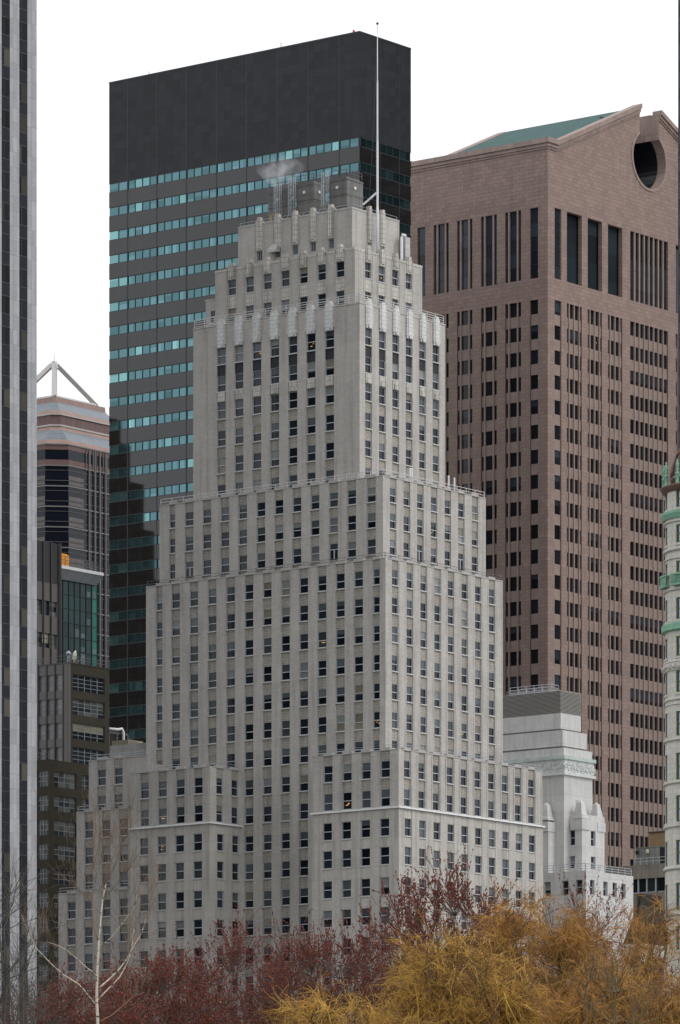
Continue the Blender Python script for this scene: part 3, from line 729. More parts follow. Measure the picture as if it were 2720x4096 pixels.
# yellow tripod frame on the crown roof
yt_ = G.Ly(1100, T6.x+1.4); tr = thing('roof_hoist', 'small yellow tripod frame on the crown roof beside the left cooling tower', 'hoist', at(G, T6.x+1.4, yt_, T6.zt-.5), TH)
m = MB()
for s in (-.7, .7):
    m.bar((0, s-.35, 0), (0, s, 1.9), .07); m.bar((0, s+.35, 0), (0, s, 1.9), .07)
m.bar((0,-.7,1.9),(0,.7,1.9),.07)
m.build('frame', M['yellow'], tr)
# white ducts on the two-row tier, far right
xd = G.Rx(1606, T5.y+1.0)
dk = thing('vent_duct', 'pair of white insulated ducts standing at the right end of the crown', 'duct', at(G, xd, T5.y+1.0, T5.zt-.6), TH)
hd = G.z(938, xd, T5.y+1.0)-(T5.zt-.6)
m = MB(); m.tube([(0,0,0),(0,0,hd-.35),(.25,.05,hd),(.9,.1,hd)], .2, 8); m.build('riser', M['white_paint'], dk)
m = MB(); m.box(.5, 1.5, -.25, .45, 0, hd-.2)
for k in range(4): m.box(.47, 1.53, -.28, .48, hd*(.2+.2*k), hd*(.2+.2*k)+.07)
m.build('shaft', M['bright_zinc'], dk)
# thin vent pipes on the third terrace
for i, (px, y1) in enumerate(((1640, 1872), (1647, 1872), (1794.6, 1902), (1817.6, 1910))):
    xx = G.Rx(px, T3.y+.5); zb_ = T3.zt-1.1; ht = G.z(y1, xx, T3.y+.5)-zb_
    v = thing('vent_pipe', ['first and left of a close pair of thin white vent pipes on the terrace railing', 'right pipe of the close pair of white vent pipes on the terrace',
              'single white vent pipe near the right end of the terrace', 'white vent pipe standing last at the right end of the terrace'][i], 'vent pipe', at(G, xx, T3.y+.5, zb_), 0, 'white vent pipes on the terrace')
    m = MB(); m.lathe([(.11,0),(.11,ht-.1),(.06,ht)], 8); m.build('pipe', M['white_paint'], v)
    m = MB(); m.lathe([(.15,ht*.55),(.15,ht*.55+.08)], 8); m.build('collar', M['rail_steel'], v)

# ------------------------------------------------------------------ dark slab tower with teal window bands
I = Grid(1438.2, 745.0)
IB = bld('dark_slab_tower', 'huge flat topped dark granite tower with thin teal window bands', 'building', I)
ztI = I.z(130.1, 0, 0)
yLI, xRI = I.Ly(436.4, 0), I.Rx(1643.7, 0)
baysL = [0]+[I.Ly(p, 0) for p in (1356.6,1231.7,1108.6,986,866,745,627,510)]+[yLI]
baysR = [0]+[I.Rx(p, 0) for p in (1521,1597)]+[xRI]
zr0 = I.z(577, 0, 0); fI = 95.3/F*(I.w(0, yLI)[1]); hI = 38.5/F*I.w(0, yLI)[1]
y5 = I.Ly(512.7, 0); zr0 = I.z(759, 0, y5)
rowsI = []
z = zr0
while z > 8: rowsI.append((z, z+hI)); z -= fI
rowsI = rowsI[::-1]
mb = MB(); m2 = MB()
zprev = 0
for (zb, zt) in rowsI:
    for (side, t0, t1) in (('L', 0, yLI), ('R', .5, xRI)):
        mb.ring(side, 0, t0, t1, 0, .5, zprev, zb, 0)
    zprev = zt
for (side, t0, t1) in (('L', 0, yLI), ('R', .5, xRI)): mb.ring(side, 0, t0, t1, 0, .5, zprev, ztI, 1)
# the body behind: five sided plan, the right face short, then a long slanted flank
mb.loft([[(.51, .51, q), (xRI, .51, q), (xRI+14, 22, q), (xRI+14, yLI, q), (.51, yLI, q)] for q in (0, ztI-.8)], 0)
for t in baysL[1:-1]: mb.ring('L', 0, t-.10, t+.10, -.012, .3, 8, ztI-.01, 2)
for t in baysR[1:-1]: mb.ring('R', 0, t-.07, t+.07, -.012, .3, 8, ztI-.01, 2)
mb.ring('L', 0, -.05, yLI, -.05, .5, ztI+.001, ztI+.25, 2); mb.ring('R', 0, .5, xRI, -.05, .5, ztI+.001, ztI+.25, 2)
mb.build('wall', [M['granite_dark'], M['granite_top'], M['joint']], IB)
r = random.Random(8)
for k, (zb, zt) in enumerate(rowsI):
    for side, bays in (('L', baysL), ('R', baysR)):
        gp, mu = MB(), MB()
        for bi in range(len(bays)-1):
            a, b = bays[bi], bays[bi+1]
            n = 4 if b-a > 5.4 else (3 if b-a > 4 else 2)
            if side == 'R': n = 3 if b-a > 3 else 2
            tone = r.uniform(.9, 1.1)
            for j in range(n):
                t0, t1 = a+(b-a)*j/n, a+(b-a)*(j+1)/n
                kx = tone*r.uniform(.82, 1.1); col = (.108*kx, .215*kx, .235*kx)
                if r.random() < .08 or (side == 'L' and bi == len(bays)-2 and r.random() < .4): kx = r.uniform(.8, 1.1); col = (.20*kx, .40*kx, .40*kx)  # far left bay: light seen through the corner put into a paler tint
                if side == 'R': col = tuple(c*.55 for c in col)  # right face panes darkened: a dark reflection put into the tint
                x = r.random()
                if x < .22:
                    hz = zb+(zt-zb)*r.choice([.35,.5,.6,.75]); kz = r.choice([.75,1.2,1.35]); c2 = tuple(min(.8, c*kz) for c in col)
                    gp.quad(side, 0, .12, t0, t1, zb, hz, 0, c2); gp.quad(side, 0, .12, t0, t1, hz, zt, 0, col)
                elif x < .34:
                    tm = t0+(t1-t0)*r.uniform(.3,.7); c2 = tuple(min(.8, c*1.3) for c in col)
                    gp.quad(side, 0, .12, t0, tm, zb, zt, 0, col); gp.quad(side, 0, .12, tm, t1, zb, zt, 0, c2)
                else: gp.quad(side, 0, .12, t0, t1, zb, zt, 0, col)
                mu.ring(side, 0, t0-.045, t0+.045, .03, .2, zb+.11, zt-.11)
        L0 = .5 if side == 'R' else 0
        mu.ring(side, 0, L0, bays[-1], .02, .2, zb, zb+.11); mu.ring(side, 0, L0, bays[-1], .02, .2, zt-.11, zt)
        o = gp.build('window_band', M['teal_glass'], IB)
        mu.build('mullion', M['teal_mullion'], o)
# small roof fittings
for px, hgt, lab in ((596, .5, 'tiny mast at the left of the dark tower roof edge'), (1124, .8, 'tiny mast in the middle of the dark tower roof edge')):
    yy = I.Ly(px, .6); t = thing('roof_mast', lab, 'mast', at(I, .6, yy, ztI-.8), 0, 'masts on the dark tower roof')
    m = MB(); m.lathe([(.28,0),(.2,.8+hgt*.4),(.05,.8+hgt*.5),(.04,1.2+hgt)], 6); m.build('pole', M['rail_dark'], t)
yy = I.Ly(1415, .6); t = thing('warning_light', 'small red warning light on the dark tower roof near its corner', 'light', at(I, .6, yy, ztI-.8))
m = MB(); m.lathe([(.07,0),(.07,1.0)], 6); m.build('post', M['rail_dark'], t)
m = MB(); m.lathe([(.16,1.0),(.2,1.15),(.16,1.5),(.05,1.6)], 8); m.build('lens', plain('red_lens', (.5,.03,.03), .3), t)

# ------------------------------------------------------------------ rose granite tower with notched gable
A = Grid(2191.0, 800.0)
AT = bld('rose_granite_tower', 'rose granite skyscraper with a round notch cut in its gable', 'building', A)
yLA = A.Ly(1629, 0)
xc = A.Rx(2597, 0); xRA = 2*xc
zE = A.z(572, 0, 0)                     # eave under the cornice
WA = Windows(A, AT, 'glass', 'joint', 100, .34, None)
def rowA(side, px, tops, h):
    y = A.Ly(px, 0) if side == 'L' else 0; x = 0 if side == 'L' else A.Rx(px, 0)
    return [(A.z(t+h, x, y), A.z(t, x, y)) for t in tops]
x525 = 2233
fA = 99.75/F*A.w(A.Rx(x525, 0), 0)[1]
z_first = A.z(1203, A.Rx(x525, 0), 0)   # top of the first floor row
rowsA = []
k = 0
while z_first-k*fA > 10: rowsA.append((z_first-k*fA-56.5/F*800, z_first-k*fA)); k += 1
rowsA = rowsA[::-1]
zlog0, zlog1 = A.z(1114, 0, A.Ly(2135, 0)), A.z(832, 0, A.Ly(2135, 0))
zlr0 = zlog0; zlr1 = zlog1
mb = MB()
grpL = [(2135.6, 33, 0), (2052, 64, 3), (1955, 64, 3), (1858.5, 62, 3), (1764.5, 61, 3), (1685, 32, 0)]
halfR = [(2232, 27, 0), (2297.5, 60, 4), (2379.5, 57.5, 4), (2460.5, 57.5, 4)]
segL = []
for p, w, n in grpL: segL.append((A.Ly(p+w/2, 0), A.Ly(p-w/2, 0), n))
segR = []
for p, w, n in halfR: segR.append((A.Rx(p-w/2, 0), A.Rx(p+w/2, 0), n))
ctr = (A.Rx(2521, 0), 2*xc-A.Rx(2521, 0), 8)
segR = segR+[ctr]+[(2*xc-b, 2*xc-a, n) for a, b, n in segR[::-1]]
D = .75
def strip(side, a, b, n, rows, zlo, zhi, z0):
    """one vertical bay: spandrels, windows, thin bars running full height"""
    z = z0
    for zb, zt in rows:
        if zb > z: mb.ring(side, 0, a+.10, b-.10, .16, D, z, zb, 1)
        z = zt
        WA.add(side, 0, a+.10, b-.10, zb, zt, 'bare%d' % n)
    for q in ((a, a+.10), (b-.10, b)): mb.ring(side, 0, q[0], q[1], .3, D, z0, zhi, 2)
    if n == 3: bars = [a+(b-a)*q for q in (.23, .77)]
    elif n == 4: bars = [a+(b-a)*q for q in (.17, .5, .83)]
    elif n == 8: bars = [a+(b-a)*q/8 for q in range(1, 8)]
    else: bars = []
    for t in bars:
        mb.ring(side, 0, t-.11, t+.11, -.01, .3, z0, zhi, 3)
        mb.ring(side, 0, t+.11, t+.19, .12, .3, z0, zhi, 2)
ztop_sh = rowsA[-1][1]
for side, segs, T0, T1_ in (('L', segL, 0, yLA), ('R', segR, D, xRA)):
    e = [T0]
    for a, b, n in sorted(segs): e += [a, b]
    e.append(T1_)
    for i in range(0, len(e), 2): mb.ring(side, 0, e[i], e[i+1], 0, D, 0, zlog1, 0)
    for a, b, n in segs:
        strip(side, a, b, n, rowsA, 0, ztop_sh, 0)
        mb.ring(side, 0, a, b, 0.001, D, ztop_sh, zlog0, 0)
# loggia level
for a, b, n in segL:
    WA.add('L', 0, a, b, zlog0, zlog1, 'bare%d' % n)
    if n: 
        for q in (.23, .77): t = a+(b-a)*q; mb.ring('L', 0, t-.14, t+.14, .02, .3, zlog0, zlog1, 3)
for idx, (a, b, n) in enumerate(segR):
    if n == 0: WA.add('R', 0, a, b, zlr0, zlr1, 'bare0')
    if n == 8:
        WA.add('R', 0, a, b, zlr0, zlr1, 'bare8')
        for q in range(1, 8): t = a+(b-a)*q/8; mb.ring('R', 0, t-.15, t+.15, .02, .3, zlr0, zlr1, 3)
# the three-bay openings: deep, on square piers
deep = []
for s0, s2 in ((segR[1], segR[3]), (segR[5], segR[7])):
    a, b = s0[0], s2[1]
    w = (b-a)/3
    deep.append((a, b))
    for j in (1, 2): 
        t = a+w*j; mb.tube([(t, .50, zlr0), (t, .50, zlr1)], .46, 12, 0)
mb2 = MB()
# wall over the loggia, and the piers between openings already stop at zlog1
zW = zE
core_z = zlog1
mb.box(D+1.4, xRA, D+1.4, yLA, 0, zlog1+2, 4)
mb.box(D+.01, D+1.39, D+.01, yLA, 0, zlog1, 4)
mb.box(D+1.4, xRA, D+.01, D+1.39, 0, zlog0, 4)
mb.box(D+1.4, xRA, D+.01, D+1.39, zlog1, zlog1+2, 4)
# remove solid wall where the deep openings sit: piers there were never built between the three bays
mb.build('wall', [M['pink'], M['pink_panel'], M['bronze_joint'], M['pink_trim'], M['pink']], AT)
gl = MB()
for a, b in deep:
    nz = 5
    for j in range(3):
        w = (b-a)/3
        for k in range(nz):
            kx = nrg.uniform(.7, 1.5); q0, q1 = zlr0+(zlr1-zlr0)*k/nz, zlr0+(zlr1-zlr0)*(k+1)/nz
            for h2 in range(2): gl.quad('R', 0, .98, a+w*(j+h2/2), a+w*(j+h2/2+.5), q0, q1, 0, (.02*kx, .028*kx, .034*kx))
    gl.build('loggia_glazing', M['glass'], AT); gl = MB()
def bare(spec, mf, mp, ms, r):
    a, side, pl, t0, t1, zb, zt, style, rev = spec
    kx = r.uniform(.5, 1.5); c = (.011*kx, .013*kx, .018*kx)
    x = r.random()
    n = 5 if zt-zb > 5 else 1
    for k in range(n):
        q0, q1 = zb+(zt-zb)*k/n, zb+(zt-zb)*(k+1)/n
        if n > 1: ky = r.uniform(.8, 3.6); c = (.012*ky, .016*ky, .021*ky)
        if n == 1 and x < .25:
            h = zt-(zt-zb)*r.uniform(.3,.8); ky = r.uniform(2, 4); mp.quad(side, pl, rev, t0, t1, zb, h, 0, c); mp.quad(side, pl, rev, t0, t1, h, zt, 0, (.012*ky, .016*ky, .021*ky))
        else: mp.quad(side, pl, rev, t0, t1, q0, q1, 0, c)
        mf.ring(side, pl, t0, t1, rev-.05, rev+.05, q0-.04 if k else q0, q0+.05)
    mf.ring(side, pl, t0, t0+.05, rev-.05, rev+.05, zb+.05, zt)
    if n == 1 and r.random() < .02:
        tc = r.uniform(t0+.3, t1-.3); mp.quad(side, pl, rev-.02, tc-.12, tc+.12, zb+1.2, zb+1.35, 1)
WA.one = bare
WA.build()
# gable block: keyhole profile extruded the depth of the tower
rake = math.tan(math.radians(24.0)); RC = 4.75; zO = A.z(640, xc, 0); neck = 2.75
over_e = 2.4
zEv = A.z(566, 0, 0)
xs = over_e
def zr(x): return zEv + (x-xs)*rake if x > xs else zEv
zN = zr(xc-neck)
prof = [(0, zlog1), (0, zEv), (xs, zEv), (xc-neck, zN)]
a0 = math.asin(neck/RC); zk = zO+RC*math.cos(a0)
arc = []
n = 28
for i in range(n+1):
    a = (math.pi/2 + a0) + (2*math.pi-2*a0)*i/n
    arc.append((xc+RC*math.cos(a), zO+RC*math.sin(a)))
right = [(2*xc-x, z_) for x, z_ in prof[::-1]]
def keyhole(y0, y1, dz, name, mats, inner, sub=0):
    m = MB(); pr = [(x, z_-dz if z_ > zlog1+.1 else z_) for x, z_ in prof]; rg = [(2*xc-x, z_) for x, z_ in pr[::-1]]
    P = pr+arc+rg
    m.face([(x, y0, z_) for x, z_ in P], 0); m.face([(x, y1, z_) for x, z_ in P[::-1]], 0)
    nP = len(P)
    for i in range(nP):
        j = (i+1) % nP
        ring_in = 3 <= i <= len(pr)+len(arc)-1
        (x0, z0_), (x1, z1_) = P[i], P[j]
        mi = (3 if i == 3 or i == nP-5 else 1 if ring_in else (2 if min(z0_, z1_) > zEv-dz-.5 else 0))
        m.face([(x0, y0, z0_), (x0, y1, z0_), (x1, y1, z1_), (x1, y0, z1_)], mi)
    return m.build(name, mats, AT)
keyhole(0, 1.6, 0, 'gable_wall', [M['pink'], M['pink_trim'], M['pink'], M['pink_trim']], 1)
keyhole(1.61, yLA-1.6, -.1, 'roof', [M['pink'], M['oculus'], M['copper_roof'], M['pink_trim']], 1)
keyhole(yLA-1.59, yLA, 0, 'gable_wall', [M['pink'], M['pink_trim'], M['pink'], M['pink_trim']], 1)
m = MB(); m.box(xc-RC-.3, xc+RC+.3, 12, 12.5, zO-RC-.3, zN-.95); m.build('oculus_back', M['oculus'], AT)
# oculus ring of voussoirs
m = MB()
for i in range(n):
    (x0, z0_), (x1, z1_) = arc[i], arc[i+1]
    f = 1.09
    X0, Z0 = xc+(x0-xc)*f, zO+(z0_-zO)*f; X1, Z1 = xc+(x1-xc)*f, zO+(z1_-zO)*f
    m.loft([[(x0,-.12,z0_),(x1,-.12,z1_),(X1,-.12,Z1),(X0,-.12,Z0)],[(x0,-.002,z0_),(x1,-.002,z1_),(X1,-.002,Z1),(X0,-.002,Z0)]])
m.build('oculus_ring', M['pink_trim'], AT)
# cornice: eaves, returns, rakes
def sweep(m, pts, w0, w1, y0, y1):
    (x0, z0_), (x1, z1_) = pts
    m.loft([[(x0, y0, z0_+w0), (x0, y1, z0_+w0), (x0, y1, z0_+w1), (x0, y0, z0_+w1)], [(x1, y0, z1_+w0), (x1, y1, z1_+w0), (x1, y1, z1_+w1), (x1, y0, z1_+w1)]])
m = MB()
for mir in (0, 1):
    X = (lambda x: 2*xc-x) if mir else (lambda x: x)
    for (w0, w1, pr) in ((-.2, .6, .6), (-.75, -.201, .34), (-1.1, -.751, .15)):
        sweep(m, ((X(-pr if not mir else -pr), zEv), (X(xs), zEv)), w0, w1, -pr, 1.3)
        sweep(m, ((X(xs), zEv), (X(xc-neck-.1 if pr < .7 else xc-neck+.25), zr(xc-neck))), w0+.001, w1+.001, -pr-.001, 1.301)
        m.box(X(-pr), X(.6), 1.302, yLA+pr, zEv+w0, zEv+w1)
    sweep(m, ((X(xs), zEv), (X(xc-neck), zN)), -.25, .16, yLA-1.2, yLA+.6)
    m.box(X(-.6), X(xs), yLA-1.2, yLA+.55, zEv-.24, zEv+.74)
m.build('cornice', M['pink_trim'], AT)
m = MB(); m.tube([(xc-9.5, 2.6, zr(xc-9.5)-.8), (xc-9.5, 2.8, zr(xc-9.5)+.5), (xc-9.3, 3.4, zr(xc-9.5)+.7)], .16, 6)
m.build('roof_vent', M['bronze_joint'], AT)

# ------------------------------------------------------------------ white marble pier tower, left edge
Yg = 585.0
g0 = Grid(149, Yg)
LG = 42.0
ex, ey = g0.w(-LG, 0)
P_ = Grid.__new__(Grid); P_.cx, P_.cy = ex, ey
GT = bld('marble_pier_tower', 'tall tower of white marble piers and dark glass strips at the left edge', 'building', P_)
perx = LG - P_.Rx(79.2, 0)          # pier spacing
pw = LG - P_.Rx(112.5, 0)           # pier width
HG = 205.0
mb = MB()
mb.box(0, LG-.3, .45, 44, 0, HG, 1)
mb.build('core', [M['marble'], M['bronze_spandrel']], GT)
fg = 123.0/F*P_.w(LG, 0)[1]
zg = P_.z(1090*.4237, LG-2, 0) % fg
k = 0
x = LG
while x > 0:
    a, b = x-pw, x
    m = MB(); t = (a*.52+b*.48)
    m.loft([[(a, .44, q), (a, .10, q), (t, -.06, q), (b-.02, .06, q), (b, .44, q)] for q in (0, HG)])
    if k < 4: m.build('pier', M['marble'], GT)
    k += 1; x -= perx
r = random.Random(4)
x = LG; k = 0
while x-perx > 0 and k < 4:
    a, b = x-perx, x-pw
    q = zg
    while q+fg < HG:
        zb, zt = q+fg*.42, q+fg
        sp = MB(); sp.box(a, b, .13, .449, q, zb, 0)
        sp.box(a, b, .10, .129, q-.05, q+.05, 1); sp.box(a, b, .10, .129, zb-.05, zb+.05, 1)
        if k < 3: sp.build('spandrel', [M['bronze_spandrel'], M['bronze_line']], GT)
        py = HOR-F*(zb-EYE)/P_.w(a, 0)[1]
        if -150 < py < 4250 and k < 3:
            w = MB(); kk = r.uniform(.5, 1.4)
            c1, c2 = (.013*kk, .015*kk, .021*kk), (.013*kk, .014*kk, .017*kk)
            if r.random() < .22: kk = r.uniform(.04, .085); c2 = (kk, kk*.92, kk*.74)
            if r.random() < .10: kk = r.uniform(.04, .08); c1 = (kk, kk*.9, kk*.7)
            t = a+(b-a)*.3
            w.face([(a,.15,zb),(t,.15,zb),(t,.15,zt),(a,.15,zt)], 0, c1); w.face([(t,.15,zb),(b,.15,zb),(b,.15,zt),(t,.15,zt)], 0, c2)
            w.box(t-.04, t+.04, .11, .16, zb, zt, 1, (.02,.02,.022))
            wo_ = w.build('window', [M['bronze_glass'], M['bronze_line']], GT)
        q += fg
    x -= perx; k += 1

# ------------------------------------------------------------------ tower with steel pyramid, behind
C = Grid(230.5, 905.0)
CT = bld('pyramid_top_tower', 'rose and dark glass tower crowned by an open steel pyramid frame', 'building', C)
SC, LCt = 25.0, 24.0
def cpoly(ins, c, z):
    a, b, q, w = ins, ins, SC-ins, LCt-ins
    return [(a+c, b, z), (q-c, b, z), (q, b+c, z), (q, w-c, z), (q-c, w, z), (a+c, w, z), (a, w-c, z), (a, b+c, z)]
def zc_(py, ins): return z_at(py, C.w(ins+1.2, ins+1.2)[1])
yT = [(0,3,1772),(0.45,2.8,1757),(2.35,1.6,1722),(2.9,1.35,1708)]
mb = MB()
mb.loft([cpoly(i, c, zc_(p, i)) for i, c, p in yT], 0, False, mats=[0, 1, 0])
mb.loft([cpoly(3.0, 1.3, zc_(1708, 3)), cpoly(3.0, 1.3, zc_(1663, 3))], 2, False)
mb.loft([cpoly(2.8, 1.35, zc_(1707.5, 3)), cpoly(2.8, 1.35, zc_(1701, 3))], 3)
mb.loft([cpoly(2.75, 1.35, zc_(1663, 3)), cpoly(2.75, 1.35, zc_(1658, 3))], 3)
yU = [(2.9,1.35,1658),(3.5,1.15,1644),(5.2,.45,1613)]
mb.loft([cpoly(i, c, zc_(p, i)) for i, c, p in yU], 0, False, mats=[0, 1])
mb.loft([cpoly(5.2, .45, zc_(1613, 5.2)), cpoly(5.3, .4, zc_(1592, 5.2))], 0)
mb.build('crown', [M['rose_band'], M['slate_glass'], M['wine_band'], M['metal_line']], CT)
# shaft: glass body with storey bands
mb = MB(); zs = zc_(1772, 0)
mb.loft([cpoly(.15, 3, 0), cpoly(.15, 3, zs)], 0)
def band(m, z0, z1, mat, pr): m.loft([cpoly(.15-pr, 3, z0), cpoly(.15-pr, 3, z1)], mat)
band(mb, zc_(1777,0), zc_(1772,0), 1, .2)
band(mb, zc_(1796,0), zc_(1778,0), 2, .06)
band(mb, zc_(1857,0), zc_(1836,0), 2, .06); band(mb, zc_(1862,0), zc_(1857.2,0), 1, .2)
p = 1862.0; st = 82.0
while p < 4700:
    band(mb, zc_(p+st,0), zc_(p+st-5,0), 1, .16)
    band(mb, zc_(p+58,0), zc_(p+56.6,0), 1, .10); band(mb, zc_(p+17,0), zc_(p+15.9,0), 1, .10)
    p += st
mb.build('shaft', [M['navy_glass'], M['dull_line'], M['wine_band']], CT)
mb = MB(); p = 1862.0; x1 = C.Rx(336, 0)
while p < 3000:
    mb.box(3.2, x1, .06, .149, zc_(p+54,0), zc_(p+19,0)*.0+zc_(p+38,0)); mb.box(3.2, x1, .05, .149, zc_(p+75-1,0), zc_(p+60,0)); 
    mb.box(.06, .149, 3.2, LCt-4, zc_(p+54,0), zc_(p+38,0)); mb.box(.06, .149, 3.2, LCt-4, zc_(p+74,0), zc_(p+60,0))
    p += st
mb.build('panel', M['taupe_panel'], CT)
mb = MB()
for px in (356, 378, 398, 421): 
    xx = C.Rx(px, 0); mb.box(xx-.09, xx+.09, -.2, .149, 0, zc_(1780, 0))
for i in range(7):
    xx = C.Rx(345+13.5*i, 0); mb.box(xx-.06, xx+.06, -.12, .149, zc_(1866,0), zc_(1781,0))
mb.build('mullion', M['dull_line'], CT)
# steel pyramid
zb_ = zc_(1590, 5.2)
px0, py0, sr, sl = 6.1, 6.1, 11.9, 10.6
PA = np.array([(px0,py0,0),(px0+sr,py0,0),(px0+sr,py0+sl,0),(px0,py0+sl,0)], float); PA[:,2] = C.z(1588, px0, py0)
apex = np.array((px0+sr/2, py0+sl/2, C.z(1450, px0+sr/2, py0+sl/2)))
py_ = MB()
def beam(a, b, w):
    py_.tube([tuple(a), tuple(b)], w, 4)
for i in range(4): beam(PA[i], PA[(i+1)%4], .40)
for i in range(4): beam(PA[i], apex+(PA[i]-apex)*.06, .54)
py_.build('pyramid_frame', M['pyr'], CT)
m = MB()
for i in range(4):
    for s in (.15, .5, .85):
        q = PA[i]+(PA[(i+1)%4]-PA[i])*s; m.bar(tuple(q), (q[0], q[1], zb_-.1), .2)
m.lathe([(.9,apex[2]-1.2),(.5,apex[2]+.2),(.06,apex[2]+.3),(.02,apex[2]+2.0)], 8, 0, apex[0], apex[1])
m.bar(tuple(PA[0]+(0,0,.1)), tuple(apex+np.array((-.45,-.55,-.2))), .3)
m.build('pyramid_fittings', M['metal_line'], CT)

# ------------------------------------------------------------------ grey mullioned block and teal glass block, left
D_ = Grid(60, 700.0)
DB = bld('mullioned_grey_block', 'dark grey office block with close vertical fins and a louvred top', 'building', D_)
xD = D_.Rx(240, 0); zD = D_.z(2178, xD, 0)
WD = Windows(D_, DB, 'glass', 'dark_mull', 100, .2, None)
zlv = D_.z(2340, xD, 0)
mb = MB(); mb.box(0, xD, .5, 16, 0, zD, 0); mb.box(0, xD-.001, 0, .499, zlv, zD, 1)
stp = (zD-zlv)/26
for k in range(26): mb.box(.1, xD-.2, -.05, -.001, zlv+stp*k+.1, zlv+stp*k+.1+stp*.45, 1)
q = zlv
rows = []
for t0, t1 in ((2340, 2425), (2480, 2535), (2590, 2628)):
    pass
# panels and window rows going down from the louvres
py = 2340
while py < 5300:
    za, zb2 = D_.z(py, xD, 0), D_.z(py+72, xD, 0)
    mb.box(0, xD, 0, .499, zb2, za, 2)
    zb3 = D_.z(py+72+58, xD, 0)
    n = int(xD/1.7); 
    for i in range(n):
        a = xD-.45-1.62*(i+1); 
        if a > 0: WD.add('R', 0, a, a+1.5, zb3, zb2, 'grid24' if False else 'grid13')
    py += 130
for i in range(int(xD/1.62)+1):
    x = xD-.42-1.62*i
    if x > 0: mb.box(x-.09, x+.09, -.22, -.051, 0, zD, 3)
mb.box(xD-.28, xD, -.3, 0, 0, zD+.1, 3)
mb.build('wall', [M['steel_panel'], M['dark_mull'], M['steel_panel'], M['dark_mull']], DB)
def gridwin(spec, mf, mp, ms, r): Windows.one(WD, spec, mf, mp, ms, r)
WD.build()

Eg = Grid(140, 725.0)
TE = bld('teal_glass_block', 'low teal glass block with a pale overhanging roof fascia', 'building', Eg)
xE = Eg.Rx(391, 0); zE2 = Eg.z(2318, xE, 0)
zf0, zf1 = Eg.z(2345, xE, 0), Eg.z(2302, xE, 0)
gl, mu = MB(), MB()
r = random.Random(21)
nx, nz = 9, 13
x0E = Eg.Rx(230, 0)
w = (xE-x0E)/7
for i in range(-6, 7):
    a, b = x0E+w*i, x0E+w*(i+1)
    if a < 0: continue
    for k in range(34):
        z1 = zf0-2.05*k; z0 = z1-2.05
        if z0 < 0: continue
        kx = r.uniform(.7, 1.3)
        if i >= 6 or k >= 16: c = (.018*kx, .145*kx, .115*kx)
        elif r.random() < .22 and k > 4: c = (.08*kx, .125*kx, .135*kx)
        else: c = (.016*kx, .042*kx, .043*kx)
        gl.quad('R', 0, .1, a, b, z0, z1, 0, c)
        if r.random() < .2: gl.quad('R', 0, .095, a+w*.15, a+w*.8, z0+.2, z0+r.uniform(.5,1.4), 0, (.10*kx,.15*kx,.155*kx))
        mu.ring('R', 0, a, b, .02, .16, z0-.04, z0+.04)
    mu.ring('R', 0, a-.05, a+.05, 0, .18, 0, zf0)
mu.ring('R', 0, xE-.06, xE+.02, 0, .2, 0, zf0)
o = gl.build('curtain_wall', M['teal_curtain'], TE); mu.build('mullion', M['teal_mullion'], o)
mb = MB(); mb.box(.01, xE-.01, .2, 18, 0, zf0+1.5); mb.build('core', M['teal_mullion'], TE)
mb = MB(); xo = Eg.Rx(411, -1.2)
mb.loft([[(0,-.3,zf0),(xo-.3,-.3,zf0),(xo-.3,18,zf0),(0,18,zf0)], [(0,-1.2,zf1-.2),(xo,-1.2,zf1-.2),(xo,18.5,zf1-.2),(0,18.5,zf1-.2)]])
mb.build('fascia', M['pale_fascia'], TE)
mb = MB(); mb.box(0, xo+.1, -1.3, 18.6, zf1-.199, zf1+.25); mb.build('roof_edge', M['ledge'], TE)
m = MB(); rail(m, [(0,-.6,zf1+.25),(xo-.4,-.6,zf1+.25),(xo-.4,12,zf1+.25)], 1.5, 3, 1.2, .03); m.build('railing', M['rail_dark'], TE)
# orange box on that roof
xb0, xb1 = Eg.Rx(242, 1.5), Eg.Rx(276, 1.5)
ob = thing('rooftop_cabinet', 'bright orange box standing on the roof of the teal glass block', 'cabinet', at(Eg, xb0, 1.5, zf1+.25), TH)
hb = Eg.z(2211, xb0, 1.5)-zf1-.25
m = MB(); wb = xb1-xb0
m.loft([[(0,0,0),(wb,0,0),(wb,3,0),(0,3,0)],[(0,0,hb-.3),(wb,0,hb-.3),(wb,3,hb-.3),(0,3,hb-.3)],[(.2,.2,hb),(wb-.2,.2,hb),(wb-.2,2.8,hb),(.2,2.8,hb)]])
m.build('housing', M['orange'], ob)
m = MB(); m.box(wb*.45, wb*.47, -.03, -.001, .1, hb-.35); m.box(.1, wb-.1, -.03, -.001, hb*.5, hb*.5+.05); m.build('door_seam', plain('orange_seam', (.5,.18,.01)), ob)

# ------------------------------------------------------------------ dark brown brick block with grid windows
B_ = Grid(273, 668.0)
BB = bld('brown_brick_block', 'dark brown brick building with wide white barred windows', 'building', B_)
WB = Windows(B_, BB, 'glass', 'light_mull', 100, .18, None)
xr_ = B_.Rx(437, 0); ylb = B_.Ly(120, 0); zt_ = B_.z(2653, 0, 0)
def pz(y): return B_.z(y, B_.Rx(355, 0), 0)
rw = []
y = 2706; 
while y < 5200: rw.append((pz(y+64), pz(y))); y += 96.5
rw = rw[::-1]
mb = MB()
xc0, xc1 = B_.Rx(291, 0), B_.Rx(418, 0)
facade(mb, WB, 'R', 0, .5, xr_, 0, zt_, [((xc0+xc1)/2, xc1-xc0)], rw, 0, 0, .002, styles={(0, i): 'grid54' for i in range(len(rw))}, sills=False)
